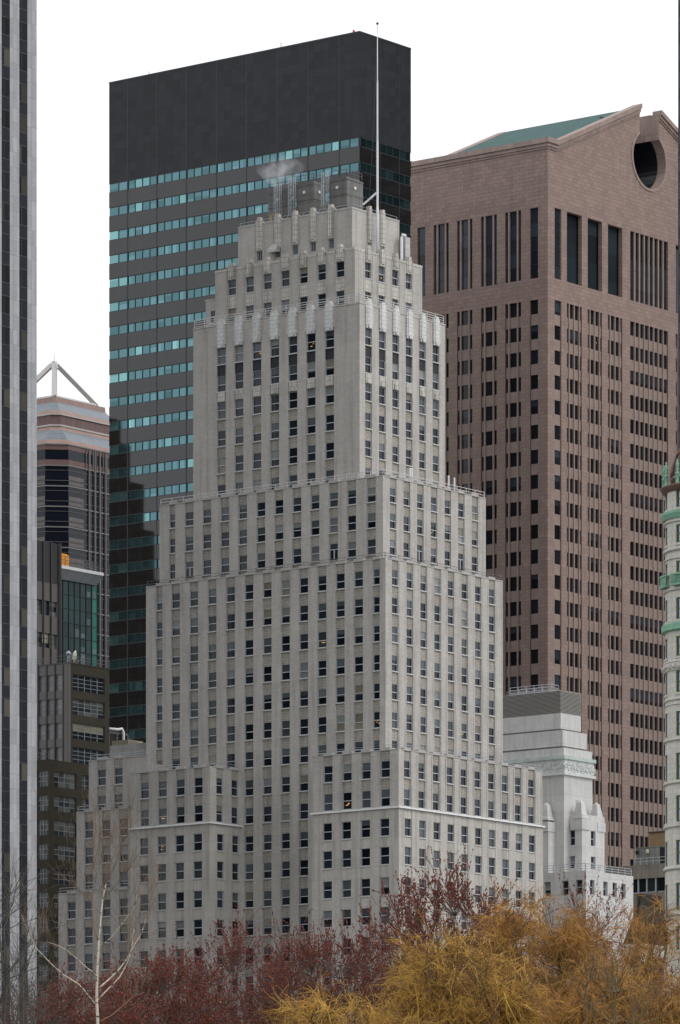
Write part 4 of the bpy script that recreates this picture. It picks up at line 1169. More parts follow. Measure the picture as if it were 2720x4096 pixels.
# curtain wall on the left face
nb = 4; wbay = (ylb-.9)/nb
cc = [(.9+wbay*(i+.5), wbay-.2) for i in range(nb)]
facade(mb, WB, 'L', 0, 0, ylb, 0, zt_, cc, rw, 1, 1, .02, styles={(j, i): 'curt13' for i in range(len(rw)) for j in range(nb)}, sills=False)
for i in range(nb+1): mb.box(-.10, -.001, .9+wbay*i-.1, .9+wbay*i+.1, 0, zt_, 2)
mb.box(-.04, -.001, .05, .75, 0, zt_+.1, 1)
mb.box(.51, xr_, .61, 16, 0, zt_-.4, 0); mb.box(-.06, .6, -.06, ylb, zt_+.001, zt_+.18, 2); mb.box(.6, xr_, -.06, .6, zt_+.001, zt_+.18, 0)
# lower wing stepping toward us
ycf = -2.5; xf = B_.Rx(196, ycf); xrf = B_.Rx(360, ycf); zt2 = B_.z(3037, xf, ycf)
ca_, cb2 = B_.Rx(216, ycf), B_.Rx(305, ycf); cd, ce = B_.Rx(328, ycf), B_.Rx(356, ycf)
rw2 = []
y = 3090
def pz2(y): return B_.z(y, B_.Rx(260, ycf), ycf)
while y < 5200: rw2.append((pz2(y+62), pz2(y))); y += 97
rw2 = rw2[::-1]
facade(mb, WB, 'R', ycf, xf+.6, xrf, 0, zt2, [((ca_+cb2)/2, cb2-ca_), ((cd+ce)/2, ce-cd)], rw2, 0, 0, .002, styles={(c_, i): ('grid43' if c_ == 0 else 'grid23') for i in range(len(rw2)) for c_ in (0, 1)}, sills=False)
ylf = B_.Ly(135, xf)
wA, wB2 = B_.Ly(193, xf), B_.Ly(149, xf)
facade(mb, WB, 'L', xf, ycf, ylf, 0, zt2, [((wA+wB2)/2, wB2-wA)], rw2, 0, 0, .02, styles={(0, i): 'grid43' for i in range(len(rw2))}, sills=False)
mb.box(xf+.61, xrf, ycf+.61, ylf, 0, zt2-.5, 0)
mb.build('wall', [M['brown_brick'], M['steel_panel'], M['dark_mull']], BB)
WB.build()
m = MB(); rail(m, [(xf+.3, ylf, zt2), (xf+.3, ycf+.3, zt2)], 1.0, 2, 1.6, .03); rail(m, [(.3, ylb, zt_+.2), (.3, .3, zt_+.2), (xr_, .3, zt_+.2)], .9, 2, 1.8, .025); m.build('railing', M['rail_dark'], BB)
# satellite dish and pedestal on the roof
xs_, ys_ = B_.Rx(287, 2.5), 2.5
ds = thing('satellite_dish', 'cream satellite dish facing the park on the brown brick roof', 'dish', at(B_, xs_, ys_, zt_-.4), TH+.9)
m = MB(); m.lathe([(.14,0),(.12,1.5)], 8); m.build('mast', M['rail_dark'], ds)
m = MB()
prf = [(.05,0),(.45,.06),(.8,.2),(1.02,.40)]
ringsd = [[(r_*math.cos(2*math.pi*i/16), -q-.1, 1.75+r_*math.sin(2*math.pi*i/16)) for i in range(16)] for r_, q in prf]
m.loft(ringsd); m.build('bowl', M['cream'], ds, True)
m = MB(); m.bar((0,-.5,1.75-.9), (0,-1.5,1.75), .07); m.ball(0,-1.5,1.75,.13); m.build('feed_arm', M['rail_steel'], ds)
gv = thing('roof_ventilator', 'grey mushroom ventilator behind the cream satellite dish', 'ventilator', at(B_, B_.Rx(274, 3.2), 3.2, zt_-.4), TH)
m = MB(); m.lathe([(.2,0),(.18,1.9),(.14,2.1)], 10); m.build('stack', M['rail_steel'], gv)
m = MB(); m.lathe([(.15,2.1),(.33,2.25),(.34,2.45),(.2,2.65),(.05,2.75)], 10); m.build('cowl', M['rail_steel'], gv, True)
# chiller frame on the pale roof
gq = Grid(436, 690.0)
ch = thing('rooftop_chiller', 'black rooftop chiller frame with a white elbow pipe behind the left terraces', 'chiller', at(gq, 0, 0, z_at(2990, 690)-1.5), TH)
wq = gq.Rx(511, 0); hq = z_at(2918, 690)-z_at(2990, 690)+1.5
m = MB(); m.box(0, wq, .1, 4, .8, hq-.5); m.build('louvre_box', M['black'], ch)
m = MB(); m.box(-.1, wq+.1, 0, 4.1, hq-.499, hq-.2)
for x in (0, wq*.42, wq): m.box(x-.12, x+.12, -.05, .09, 0, hq-.5)
m.box(-.1, wq+.1, 0, 4.1, .5, .79); m.build('frame', M['rail_dark'], ch)
m = MB(); m.tube([(wq*.66,-.35,0),(wq*.66,-.35,hq-.1),(wq*.60,-.3,hq+.3),(wq*.45,-.1,hq+.15),(.1,0,hq+.1)], .2, 8); m.build('pipe', M['ledge'], ch, True)
g2 = Grid(514, 684.0)
tk = thing('rooftop_plant_box', 'beige rooftop plant box with dark slats beside the stepped tower', 'plant box', at(g2, 0, 0, z_at(3000, 684)-1), TH)
m = MB(); w2 = g2.Rx(572, 0); h2 = z_at(2958, 684)-z_at(3000, 684)+1
m.box(0, w2, 0, 3, 0, h2); m.build('casing', plain('beige_plant_paint', (.33,.28,.19), .6, var=.1), tk)
m = MB(); [m.box(w2*q, w2*q+.12, -.05, -.001, .4, h2-.1) for q in (.08,.2,.32,.44,.56)]; m.build('slat', M['rail_dark'], tk)

# ------------------------------------------------------------------ white marble tiered building, right
WG = Grid(2256, 660.0)
WT = bld('tiered_marble_building', 'white marble building with tiered top, carved frieze and louvred penthouse', 'building', WG)
def tier(pc, pr, yt, yb, s, L=18):
    y0 = WG.Ly(pc, s); x1 = WG.Rx(pr, y0)
    return s, x1, y0, L, WG.z(yb, s, y0), WG.z(yt, s, y0)
mb = MB()
def tb(m, t, mat, ex=0.0): m.box(t[0]-ex, t[1]+ex, t[2]-ex, t[3], t[4], t[5], mat)
sh = tier(2256, 2370, 3098, 4900, 0.0); tb(mb, (sh[0],sh[1],sh[2],sh[3],0,sh[5]), 0)
t3_ = tier(2255, 2369, 2990, 3022.2, .05); tb(mb, t3_, 0)
t2_ = tier(2250, 2347, 2920, 2983, .75); tb(mb, t2_, 0)
t1_ = tier(2243, 2324, 2852, 2914, 1.5); tb(mb, t1_, 0)
mb.build('wall', [M['marble_w']], WT)
mb = MB(); tb(mb, tier(2249, 2346, 2982, 2992, .9), 0); tb(mb, tier(2242.5, 2323, 2913, 2922, 1.65), 0); mb.build('grey_band', M['tier_band'], WT)
mb = MB(); fz = tier(2256, 2370, 3036, 3088, 0.0); tb(mb, fz, 0, .12); 
mb.build('frieze', M['marble_carved'], WT)
mb = MB(); cz = tier(2256, 2370, 3022, 3036, 0.0); tb(mb, cz, 0, .36); lz = tier(2256, 2370, 3088, 3099, 0.0); mb.box(lz[0]-.34, lz[1]+.34, lz[2]-.34, lz[3], lz[4], lz[5]-.002, 1)
mb.build('cornice', [M['verdigris'], M['marble_carved']], WT)
# palmettes on the frieze
m = MB(); zc1 = (fz[4]+fz[5])/2; hz = fz[5]-fz[4]
def palm(side, t, kind):
    pl = fz[0]-.12 if side == 'L' else fz[2]-.12
    def q3(u, v, d): return (pl-d, t+u, zc1+v) if side == 'L' else (t+u, pl-d, zc1+v)
    def leaf(u0, v0, ang, L, w):
        du, dv = math.cos(ang), math.sin(ang); nu, nv = -dv, du
        p = [(u0, v0), (u0+du*L*.6+nu*w, v0+dv*L*.6+nv*w), (u0+du*L, v0+dv*L), (u0+du*L*.6-nu*w, v0+dv*L*.6-nv*w)]
        m.loft([[q3(a, b, .0) for a, b in p], [q3(a, b, .10) for a, b in p]])
    if kind:
        for k in range(7): leaf(0, -hz*.22, math.pi*(.05+.9*k/6), hz*.55, .07)
        for s in (-1, 1):
            m.tube([q3(s*.1,-hz*.4,.05), q3(s*.45,-hz*.36,.07), q3(s*.62,-hz*.15,.07), q3(s*.5,-hz*.05,.07)], .06, 5)
    else:
        for k in range(5): leaf(0, hz*.05, math.pi*(.12+.76*k/4), hz*.4, .06)
        for s in (-1, 1): m.tube([q3(0,-hz*.38,.05), q3(s*.3,-hz*.2,.07), q3(s*.38,.1*hz,.07), q3(s*.18,.12*hz,.07)], .06, 5)
t = fz[2]+.2; k = 1
while t < 12: palm('L', t, k % 2); t += 1.05; k += 1
t = fz[0]+1.0; k = 0
while t < fz[1]-.2: palm('R', t, k % 2); t += 1.05; k += 1
m.build('carving', M['marble_carved'], WT)
lv = tier(2241, 2321, 2765, 2852, 1.9)
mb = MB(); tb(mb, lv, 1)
n = 17
for k in range(n):
    z0 = lv[4]+(lv[5]-lv[4])*k/n
    mb.box(lv[0]-.14, lv[1]+.1, lv[2]-.14, lv[3], z0+.02, z0+(lv[5]-lv[4])/n*.55, 0)
mb.box(lv[0]-.15, lv[1]+.12, lv[2]-.15, lv[3], lv[5]+.001, lv[5]+.1, 0)
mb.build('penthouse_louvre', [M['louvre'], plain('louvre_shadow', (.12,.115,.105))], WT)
m = MB(); zq = lv[5]+.1
rail(m, [(lv[0]+1, lv[2]+9, zq), (lv[0]+1, lv[2]+2.4, zq), (lv[0]+3, lv[2]+2.4, zq), (lv[0]+3, lv[2]+9, zq)], 1.15, 3, 1.2, .03)
m.box(lv[0]+.8, lv[0]+3.2, lv[2]+2.2, lv[2]+9, zq+.001, zq+.25); m.build('roof_walkway', M['rail_steel'], WT)
# buttressed lower block with obelisk caps
WW = Windows(WG, WT, 'glass', 'frame', 100, .35, None)
xb_ = WG.Rx(2278, sh[2]); yb_ = WG.Ly(2328, xb_); xbr = WG.Rx(2418, yb_); zbt = WG.z(3256, xb_, yb_)
mb = MB()
rwb = sorted([(WG.z(b, xb_, yb_), WG.z(t, xb_, yb_)) for t, b in ((3318, 3378), (3421, 3470))])
wl0, wl1 = WG.Ly(2299, xb_), WG.Ly(2278.5, xb_)
facade(mb, WW, 'R', yb_, xb_+.6, xbr, 0, zbt, [(WG.Rx(2373, yb_), 1.05)], rwb, 0, 0, .01, sills=False)
facade(mb, WW, 'L', xb_, yb_, sh[2]-.001, 0, zbt, [(WG.Ly(2288, xb_), .95)], rwb, 0, 0, .01, sills=False)
mb.box(xb_+.61, xbr, yb_+.61, sh[2]-.001, 0, zbt-.3, 0)
# block of the same height on the hidden left side
y2 = WG.Ly(2200, -1.2); mb.box(-1.6, -.001, y2, y2+6, 0, zbt-1.0, 0)
mb.build('wall', [M['marble_w']], WT)
yy2 = WG.Ly(2196, -1.2)
WW.build()
m = MB()
def obelisk(x, y, z, w, h):
    q = MB()
    q.loft([[(x-w,y-w,z),(x+w,y-w,z),(x+w,y+w,z),(x-w,y+w,z)], [(x-w*.95,y-w*.95,z+h*.12),(x+w*.95,y-w*.95,z+h*.12),(x+w*.95,y+w*.95,z+h*.12),(x-w*.95,y+w*.95,z+h*.12)],
            [(x-w*.8,y-w*.8,z+h*.2),(x+w*.8,y-w*.8,z+h*.2),(x+w*.8,y+w*.8,z+h*.2),(x-w*.8,y+w*.8,z+h*.2)], [(x-w*.45,y-w*.45,z+h*.85),(x+w*.45,y-w*.45,z+h*.85),(x+w*.45,y+w*.45,z+h*.85),(x-w*.45,y+w*.45,z+h*.85)],
            [(x-.05,y-.05,z+h),(x+.05,y-.05,z+h),(x+.05,y+.05,z+h),(x-.05,y+.05,z+h)]])
    q.build('obelisk_cap', M['marble_w'], WT)
    q = MB(); q.box(x-w*1.12, x+w*1.12, y-w*1.12, y+w*1.12, z-1.5, z-.25); q.build('cap_block', M['marble_w'], WT)
obelisk(xb_+.75, yb_+.8, zbt-.55, .85, 2.5)
obelisk(xbr-.75, yb_+.8, zbt-.55, .80, 2.5)
obelisk(-.9, y2+.8, zbt-.8, .8, 2.4)
m = MB(); xv = WG.Rx(2313, sh[2]); m.box(xv-.5, xv+.5, sh[2]-.04, sh[2]-.001, WG.z(3258, xv, sh[2]), WG.z(3202, xv, sh[2])); m.build('wall_vent', M['rail_steel'], WT)
# terrace building in front
xt_ = -4.0; yt2 = WG.Ly(2344, xt_); xtr = WG.Rx(2533, yt2); ztt = WG.z(3481, xt_, yt2)
WX = Windows(WG, WT, 'glass', 'frame', 60, .35, None)
mb = MB()
zrow = [(WG.z(3574, xt_, yt2), WG.z(3517, xt_, yt2))]
ytl = WG.Ly(2165, xt_)
facade(mb, WX, 'L', xt_, yt2, ytl, 0, ztt, [(WG.Ly(p, xt_), 1.1) for p in (2189, 2260, 2316)], zrow, 0, 0, .01, sills=False)
facade(mb, WX, 'R', yt2, xt_+.6, xtr, 0, ztt, [(WG.Rx(p, yt2), 1.0) for p in (2369, 2422, 2459, 2494)], zrow, 0, 0, .01, sills=False)
mb.box(xt_+.61, xtr, yt2+.61, ytl, 0, ztt-.4, 0)
mb.build('terrace_wall', [M['marble_w']], WT)
WX.build('terrace_window')
m = MB(); rail(m, [(xt_+.3, ytl, ztt), (xt_+.3, yt2+.3, ztt), (xtr, yt2+.3, ztt)], .95, 3, 1.5, .03); m.build('railing', M['rail_steel'], WT)

# ------------------------------------------------------------------ low roofs between, right
LGd = Grid(2720, 695.0)
LR = bld('low_beige_building', 'low beige concrete building with a dark window band behind the willow', 'building', LGd)
xq = -2.0
yq0, yq1 = LGd.Ly(2760, xq), LGd.Ly(2390, xq)
zq1 = LGd.z(3452, xq, LGd.Ly(2665, xq)); zq0 = LGd.z(3508, xq, LGd.Ly(2665, xq)); zq2 = LGd.z(3565, xq, LGd.Ly(2665, xq))
mb = MB(); mb.box(xq, xq+12, yq0, yq1, zq0, zq1, 0); mb.box(xq, xq+12, yq0, yq1, 0, zq2, 0); mb.build('wall', [M['beige_conc']], LR)
for i, pp in enumerate((2700, 2662, 2622, 2586, 2552, 2516, 2480)):
    a, b = LGd.Ly(pp, xq), LGd.Ly(pp-34, xq)
    m = MB(); m.box(xq+.2, xq+.35, a, a+.22, zq2, zq0); m.box(xq+.2, xq+.35, a+.22, b, zq2, zq2+.12); wo2 = m.build('window', M['rail_steel'], LR)
    m = MB(); kk = random.Random(i).uniform(.6, 2); m.quad('L', xq, .36, a+.22, b, zq2+.12, zq0, 0, (.014*kk,.017*kk,.018*kk)); m.build('pane', M['glass'], wo2)
mb = MB(); mb.box(xq+.4, xq+11, yq0, yq1, zq2, zq0, 0); mb.build('core', M['black'], LR)
m = MB(); rail(m, [(xq+.4, LGd.Ly(2530, xq), zq1), (xq+.4, yq0, zq1)], .95, 2, 1.0, .03); m.build('railing', M['rail_steel'], LR)
gp1, gp2 = LGd.Ly(2544, xq+2.5), LGd.Ly(2735, xq+2.5)
ph = thing('block_penthouse', 'grey green concrete block penthouse with two lamps on the low beige roof', 'penthouse', at(LGd, xq+2.5, gp2, zq1), TH)
hp = LGd.z(3390, xq+2.5, LGd.Ly(2600, xq+2.5))-zq1; Lp = gp1-gp2
m = MB(); m.box(0, 5, 0, Lp, 0, hp); m.box(-.08, 5, -.05, Lp+.08, hp+.001, hp+.12); m.build('wall', M['grey_conc'], ph)
yl_ = LGd.Ly(2640, xq+2.5)-gp2
m = MB(); m.box(-.04, -.001, 1.0, yl_, .1, hp-.1); m.build('opening', M['black'], ph)
for pp, mt in ((2553, 'black'), (2595, 'cream')):
    yy = LGd.Ly(pp, xq+2.5)-gp2; m = MB(); m.lathe([(.05,hp*.66),(.24,hp*.7),(.26,hp*.82),(.12,hp*.9)], 8, 0, -.3, yy); m.box(-.3, 0, yy-.05, yy+.05, hp*.8, hp*.88); m.build('wall_lamp', M[mt], ph)
xq3 = xq+8
tp = thing('brick_penthouse', 'tan brick rooftop penthouse behind the grey green block one', 'penthouse', at(LGd, xq3, LGd.Ly(2760, xq3), zq1), TH)
Lb = LGd.Ly(2597, xq3)-LGd.Ly(2760, xq3); hb2 = LGd.z(3333, xq3, LGd.Ly(2597, xq3))-zq1
m = MB(); m.box(0, 6, 0, Lb, 0, hb2); m.build('wall', M['tan_brick'], tp)
m = MB(); m.box(-.12, 6.1, -.1, Lb+.12, hb2+.001, hb2+.18); m.build('coping', M['bronze_joint'], tp)

# ------------------------------------------------------------------ turret, right edge
Yt = 455.0; pmt = F/Yt
cxT, R_ = 2836.0, 176/pmt
TX, TY = world_xy(cxT, Yt)
TU = thing('turreted_house', 'ivory stone house with a round corner turret, green trim and brown copper dome', 'building', (TX, TY, 0), 0)
def tz(y): return z_at(y, Yt-R_*.6)
def cyl(m, y0, y1, r0, r1=None, mat=0, n=64):
    r1 = r0 if r1 is None else r1
    m.lathe([(r0, tz(y1)), (r1, tz(y0))], n, mat)
# windows: list of (top, bottom)
wt = [(1960,2030),(2098,2172),(2244,2330),(2390,2478),(2545,2625),(2683,2770),(2845,2944),(3012,3120),(3182,3288),(3360,3460),(3532,3640),(3706,3800)]
angs = [math.radians(a) for a in range(0, 360, 30)]
tw = .19
wins_ang = [math.radians(180+48), math.radians(180+5), math.radians(180-20), math.radians(180+82), math.radians(180+118)]
m = MB()
def arcbox(m, a0, a1, r0, r1, z0, z1, mat=0, n=8, c=(1,1,1)):
    for i in range(n):
        p, q = a0+(a1-a0)*i/n, a0+(a1-a0)*(i+1)/n
        m.loft([[(r0*math.cos(p), r0*math.sin(p), z), (r1*math.cos(p), r1*math.sin(p), z), (r1*math.cos(q), r1*math.sin(q), z), (r0*math.cos(q), r0*math.sin(q), z)] for z in (z0, z1)], mat, True, c)
hw = .19
zlo, zhi = 0.0, tz(1945)
edges = sorted([(a-hw, a+hw) for a in wins_ang])
prev = edges[-1][1]-2*math.pi
for a0, a1 in edges:
    n = max(2, int((a0-prev)/.08)); arcbox(m, prev, a0, R_-.5, R_, zlo, zhi, 0, n); prev = a1
wz = sorted([(tz(b), tz(t)) for t, b in wt])
for a0, a1 in edges:
    z = zlo
    for zb, zt in wz: arcbox(m, a0, a1, R_-.5, R_-.02, z, zb, 0, 4); z = zt
    arcbox(m, a0, a1, R_-.5, R_-.02, z, zhi, 0, 4)
m.build('wall', M['turret'], TU, False)
m = MB(); m.lathe([(R_-.55, 0), (R_-.55, tz(1945))], 24); m.build('core', M['black'], TU)
for a0, a1 in edges[:2] if False else edges:
    seen = abs((a0+a1)/2-math.radians(228)) < .1 or abs((a0+a1)/2-math.radians(185)) < .1
    for zb, zt in wz:
        f = MB(); d = hw*.16
        arcbox(f, a0, a0+d, R_-.24, R_-.10, zb, zt, 0, 2); arcbox(f, a1-d, a1, R_-.24, R_-.10, zb, zt, 0, 2)
        arcbox(f, a0+d, a1-d, R_-.24, R_-.12, zb, zb+.14, 0, 3); arcbox(f, a0+d, a1-d, R_-.24, R_-.12, zt-.12, zt, 0, 3); arcbox(f, a0+d, a1-d, R_-.22, R_-.13, (zb+zt)/2-.05, (zb+zt)/2+.05, 0, 3)
        fo = f.build('window', M['green_frame'], TU)
        g_ = MB(); kk = random.Random(zb).uniform(.6, 1.6); am = (a0+a1)/2
        arcbox(g_, a0+d, a0+d*2.2, R_-.26, R_-.17, zb, zt, 0, 2, (.03*kk,.035*kk,.045*kk)); arcbox(g_, a0+d*2.2, a1-d, R_-.26, R_-.17, zb, zt, 0, 2, (.36,.37,.40))
        g_.build('pane', M['glass'], fo)
        s_ = MB(); arcbox(s_, a0-.03, a1+.03, R_-.3, R_+.08, zb-.2, zb-.001, 0, 4); s_.build('sill', M['turret'], fo)
# the house the turret belongs to, running off to the right
wm_ = MB(); O_ = (0.0, 0.0); e1, e2 = (UR[0]*24, UR[1]*24), (-UL[0]*24, -UL[1]*24)
pl_ = [(0,0), e2, (e1[0]+e2[0], e1[1]+e2[1]), e1]
wm_.loft([[(x, y, z) for x, y in pl_] for z in (0, tz(2075))]); wm_.build('wing_wall', M['turret'], TU)
wm_ = MB()
for zb, zt in wz[:-1]:
    for k in range(7):
        t0 = (5.5+2.6*k)/24; t1 = t0+1.3/24
        o = (-UR[0]*.06, -UR[1]*.06)
        a_, b_ = (e2[0]*t0, e2[1]*t0), (e2[0]*t1, e2[1]*t1)
        wm_.loft([[(a_[0]+o[0], a_[1]+o[1], z), (b_[0]+o[0], b_[1]+o[1], z), (b_[0]-o[0]*.9, b_[1]-o[1]*.9, z), (a_[0]-o[0]*.9, a_[1]-o[1]*.9, z)] for z in (zb, zt)], 0, True, (.02,.024,.03))
wm_.build('wing_window', M['glass'], TU, kind='stuff')
m = MB()
for y0, y1, e in ((2080,2086,.14),(2190,2202,.16),(2228,2234,.1),(2350,2360,.12),(2505,2512,.14),(2640,2650,.12),(2790,2800,.1),(2812,2818,.06),(2952,2962,.12),(3124,3134,.12),(3298,3308,.12),(3466,3478,.14),(3650,3662,.12)):
    m.lathe([(R_-.2, tz(y1)), (R_+e, tz(y1)+.001), (R_+e*1.3, tz(y0)-.05), (R_+e, tz(y0)), (R_-.2, tz(y0)+.001)], 64)
m.build('string_course', M['turret'], TU, True)
m = MB(); m.lathe([(R_-.2, tz(2680)), (R_+.1, tz(2680)), (R_+.22, tz(2660)), (R_+.18, tz(2650)), (R_-.2, tz(2650))], 64)
for k in range(40):
    a = 2*math.pi*k/40; x, y = (R_+.2)*math.cos(a), (R_+.2)*math.sin(a); m.ball(x, y, tz(2664+4*(k%2)), .17, 0, 6)
m.build('carved_band', M['carved'], TU)
m = MB(); m.lathe([(R_-.2, tz(2070)), (R_+.18, tz(2070)), (R_+.36, tz(2052)), (R_+.34, tz(2042)), (R_-.2, tz(2040))], 64); m.build('green_cornice', M['mint'], TU)
m = MB(); m.lathe([(R_-.2, tz(2526)), (R_+.34, tz(2518)), (R_+.34, tz(2494)), (R_+.1, tz(2486)), (R_-.2, tz(2485))], 64); m.build('green_cornice', M['mint'], TU)
for am in (math.radians(228), math.radians(190)):
    m = MB()
    for y0, y1 in ((2294,2301),(2336,2343)): arcbox(m, am-.24, am+.24, R_+.05, R_+.5, tz(y1), tz(y0), 0, 8)
    for k in range(13): a = am-.23+.46*k/12; x, y = (R_+.42)*math.cos(a), (R_+.42)*math.sin(a); m.lathe([(.045, tz(2337)),(.07, tz(2325)),(.04, tz(2301))], 5, 0, x, y)
    m.build('balcony', M['mint'], TU)
m = MB(); zb_, z1_ = tz(1962), tz(1936)
m.lathe([(R_-.2, zb_), (R_+.15, zb_+.02), (R_+.42, zb_+.4), (R_+.5, z1_-.1), (R_+.3, z1_), (R_-.6, z1_)], 64, 0); m.build('dome_cornice', M['dome_rib'], TU, True)
m = MB(); rd0 = R_*.87; zd = tz(1900); hd_ = R_*1.0
prof = [(rd0*1.0, z1_-.1), (rd0*1.0, zd)]+[(max(.05, rd0*math.cos(a)), zd+hd_*math.sin(a)) for a in np.linspace(.05, 1.53, 14)]
m.lathe(prof, 48); m.build('dome', M['dome'], TU, True)
for k in range(12):
    a = math.radians(15+30*k); m = MB()
    pts = [((rd0+.06)*math.cos(q)*math.cos(a), (rd0+.06)*math.cos(q)*math.sin(a), zd+(hd_+.06)*math.sin(q)) for q in np.linspace(0, 1.5, 12)]
    m.tube(pts, .12, 6); m.build('dome_rib', M['dome_rib'], TU, True)
m = MB(); m.lathe([(rd0+.02, zd-.1), (rd0+.1, zd), (rd0+.02, zd+.1)], 48); m.build('dome_band', M['metal_line'], TU)
for k, a in enumerate([math.radians(q) for q in (170, 196, 222, 250, 278, 306)]):
    x, y = (R_+.12)*math.cos(a), (R_+.12)*math.sin(a); m = MB(); z = z1_
    m.lathe([(.2,z),(.2,z+.1),(.155,z+.16),(.15,z+.78),(.2,z+.84),(.2,z+.98),(.12,z+1.05),(.11,z+1.15),(.19,z+1.25),(.11,z+1.35),(.1,z+1.42),(.15,z+1.6),(.14,z+1.85),(.06,z+2.0),(.1,z+2.1),(.06,z+2.2),(.01,z+2.23)], 12, 0, x, y)
    m.build('finial', M['mint'], TU, True)

# ------------------------------------------------------------------ charcoal tower just inside the right edge
K = Grid(2712.5, 700.0)
KT = bld('charcoal_tower', 'charcoal tower of which only a thin dark sliver shows at the right edge', 'building', K)
m = MB(); zk = 230.0
m.box(0, 26, -22, .0, 0, zk); m.build('wall', M['dark_tower'], KT)
m = MB(); m.box(-.2, 26.2, -22.2, .2, zk+.001, zk+.8); m.build('parapet', M['joint'], KT)
m = MB()
for k in range(57): m.box(-.05, -.001, -22, -.2, 4+3.9*k, 4+3.9*k+1.6)
m.build('window_band', M['navy_glass'], KT, kind=None)

# ------------------------------------------------------------------ tower beyond the left of the frame, mirrored in the slab tower
MT = bld('stepped_brown_tower', 'dark brown stepped tower out of frame at left, seen only mirrored in the dark slab', 'building', I)
xm, dm = 95.0, 13.0
def my(px): return I.Ly(px, xm+dm)
ym = my(290)
m = MB(); z0 = 0
stp_ = [(655, 2290), (618, 2090), (575, 1900), (520, 1740), (482, 1640)]
def mz(py, px): return I.z(py, xm, my(px))
for k, (px, py) in enumerate(stp_):
    z1 = mz(py, px); m.box(-xm-dm, -xm, my(px), ym, z0, z1); z0 = z1+.001
m.build('wall', masonry('brown_tower_brick', (.050,.040,.032), .6, .3, .02, .7, .1, .1, .1), MT)
r = random.Random(2)
for k, (px, py) in enumerate(stp_):
    zt = mz(py, px); zl = mz(stp_[k-1][1], px) if k else 80
    z = zt-3.2
    while z > zl:
        m = MB(); y = my(px)+1.2
        while y < ym-1.5:
            q = r.uniform(.01, .05); m.box(-xm+.002, -xm+.06, y, y+1.3, z, z+1.9, 0, (q, q*1.05, q*1.1)); y += 2.7
        x = -xm-dm+1
        while x < -xm-1.4:
            q = r.uniform(.01, .05); m.box(x, x+1.3, my(px)-.06, my(px)-.002, z, z+1.9, 0, (q, q*1.05, q*1.1)); x += 2.7
        m.build('window_band', M['glass'], MT)
        z -= 3.5
RT = thing('added_dark_tower', 'dark glass tower out of frame at right, seen only mirrored in the slab tower flank', 'building', (175, 800, 0), TH)  # unseen tower added so the slab tower's right face mirrors something dark
m = MB(); m.box(0, 60, -20, 36, 0, 285); m.build('wall', M['dark_tower'], RT)
m = MB()
for k in range(70): m.box(-.06, -.001, -19.5, 35.5, 5+4*k, 6.9+4*k)
m.build('window_band', M['navy_glass'], RT, kind=None)

# ------------------------------------------------------------------ mansard roofed house behind the right willows
HG_ = Grid(2560, 600.0)
MH = bld('mansard_house', 'low beige house with a dark slate mansard roof behind the right willows', 'building', HG_)
zm0, zm1 = HG_.z(3775, 0, 0), HG_.z(3570, 0, 0)
xh, yh = HG_.Rx(2700, 0), HG_.Ly(2495, 0)
mb = MB(); mb.box(0, xh, 0, yh, 0, zm0-.3); mb.build('wall', M['turret'], MH)
mb = MB(); mb.box(-.3, xh+.3, -.3, yh+.3, zm0-.299, zm0); mb.build('cornice', M['carved'], MH)
mb = MB(); mb.loft([[(-.1,-.1,zm0+.001),(xh+.1,-.1,zm0+.001),(xh+.1,yh+.1,zm0+.001),(-.1,yh+.1,zm0+.001)],[(.9,.9,zm0+3.6),(xh-.9,.9,zm0+3.6),(xh-.9,yh-.9,zm0+3.6),(.9,yh-.9,zm0+3.6)],[(1.5,1.5,zm1),(xh-1.5,1.5,zm1),(xh-1.5,yh-1.5,zm1),(1.5,yh-1.5,zm1)]])
mb.build('roof', masonry('dark_slate', (.045,.042,.034), .5, .3, .02, .6, .15, .15, .1), MH)
for t in (HG_.Rx(2640, 0)-.7, HG_.Rx(2600, 0)-.7):
    f = MB(); f.ring('R', 0, t-.1, t+1.5, -.12, -.001, zm0-4.6, zm0-1.4); w_ = f.build('window', M['carved'], MH)
    f = MB(); f.ring('R', 0, t, t+1.4, -.14, -.121, zm0-4.5, zm0-1.5, 0, (.02,.018,.014)); f.build('pane', M['glass'], w_)

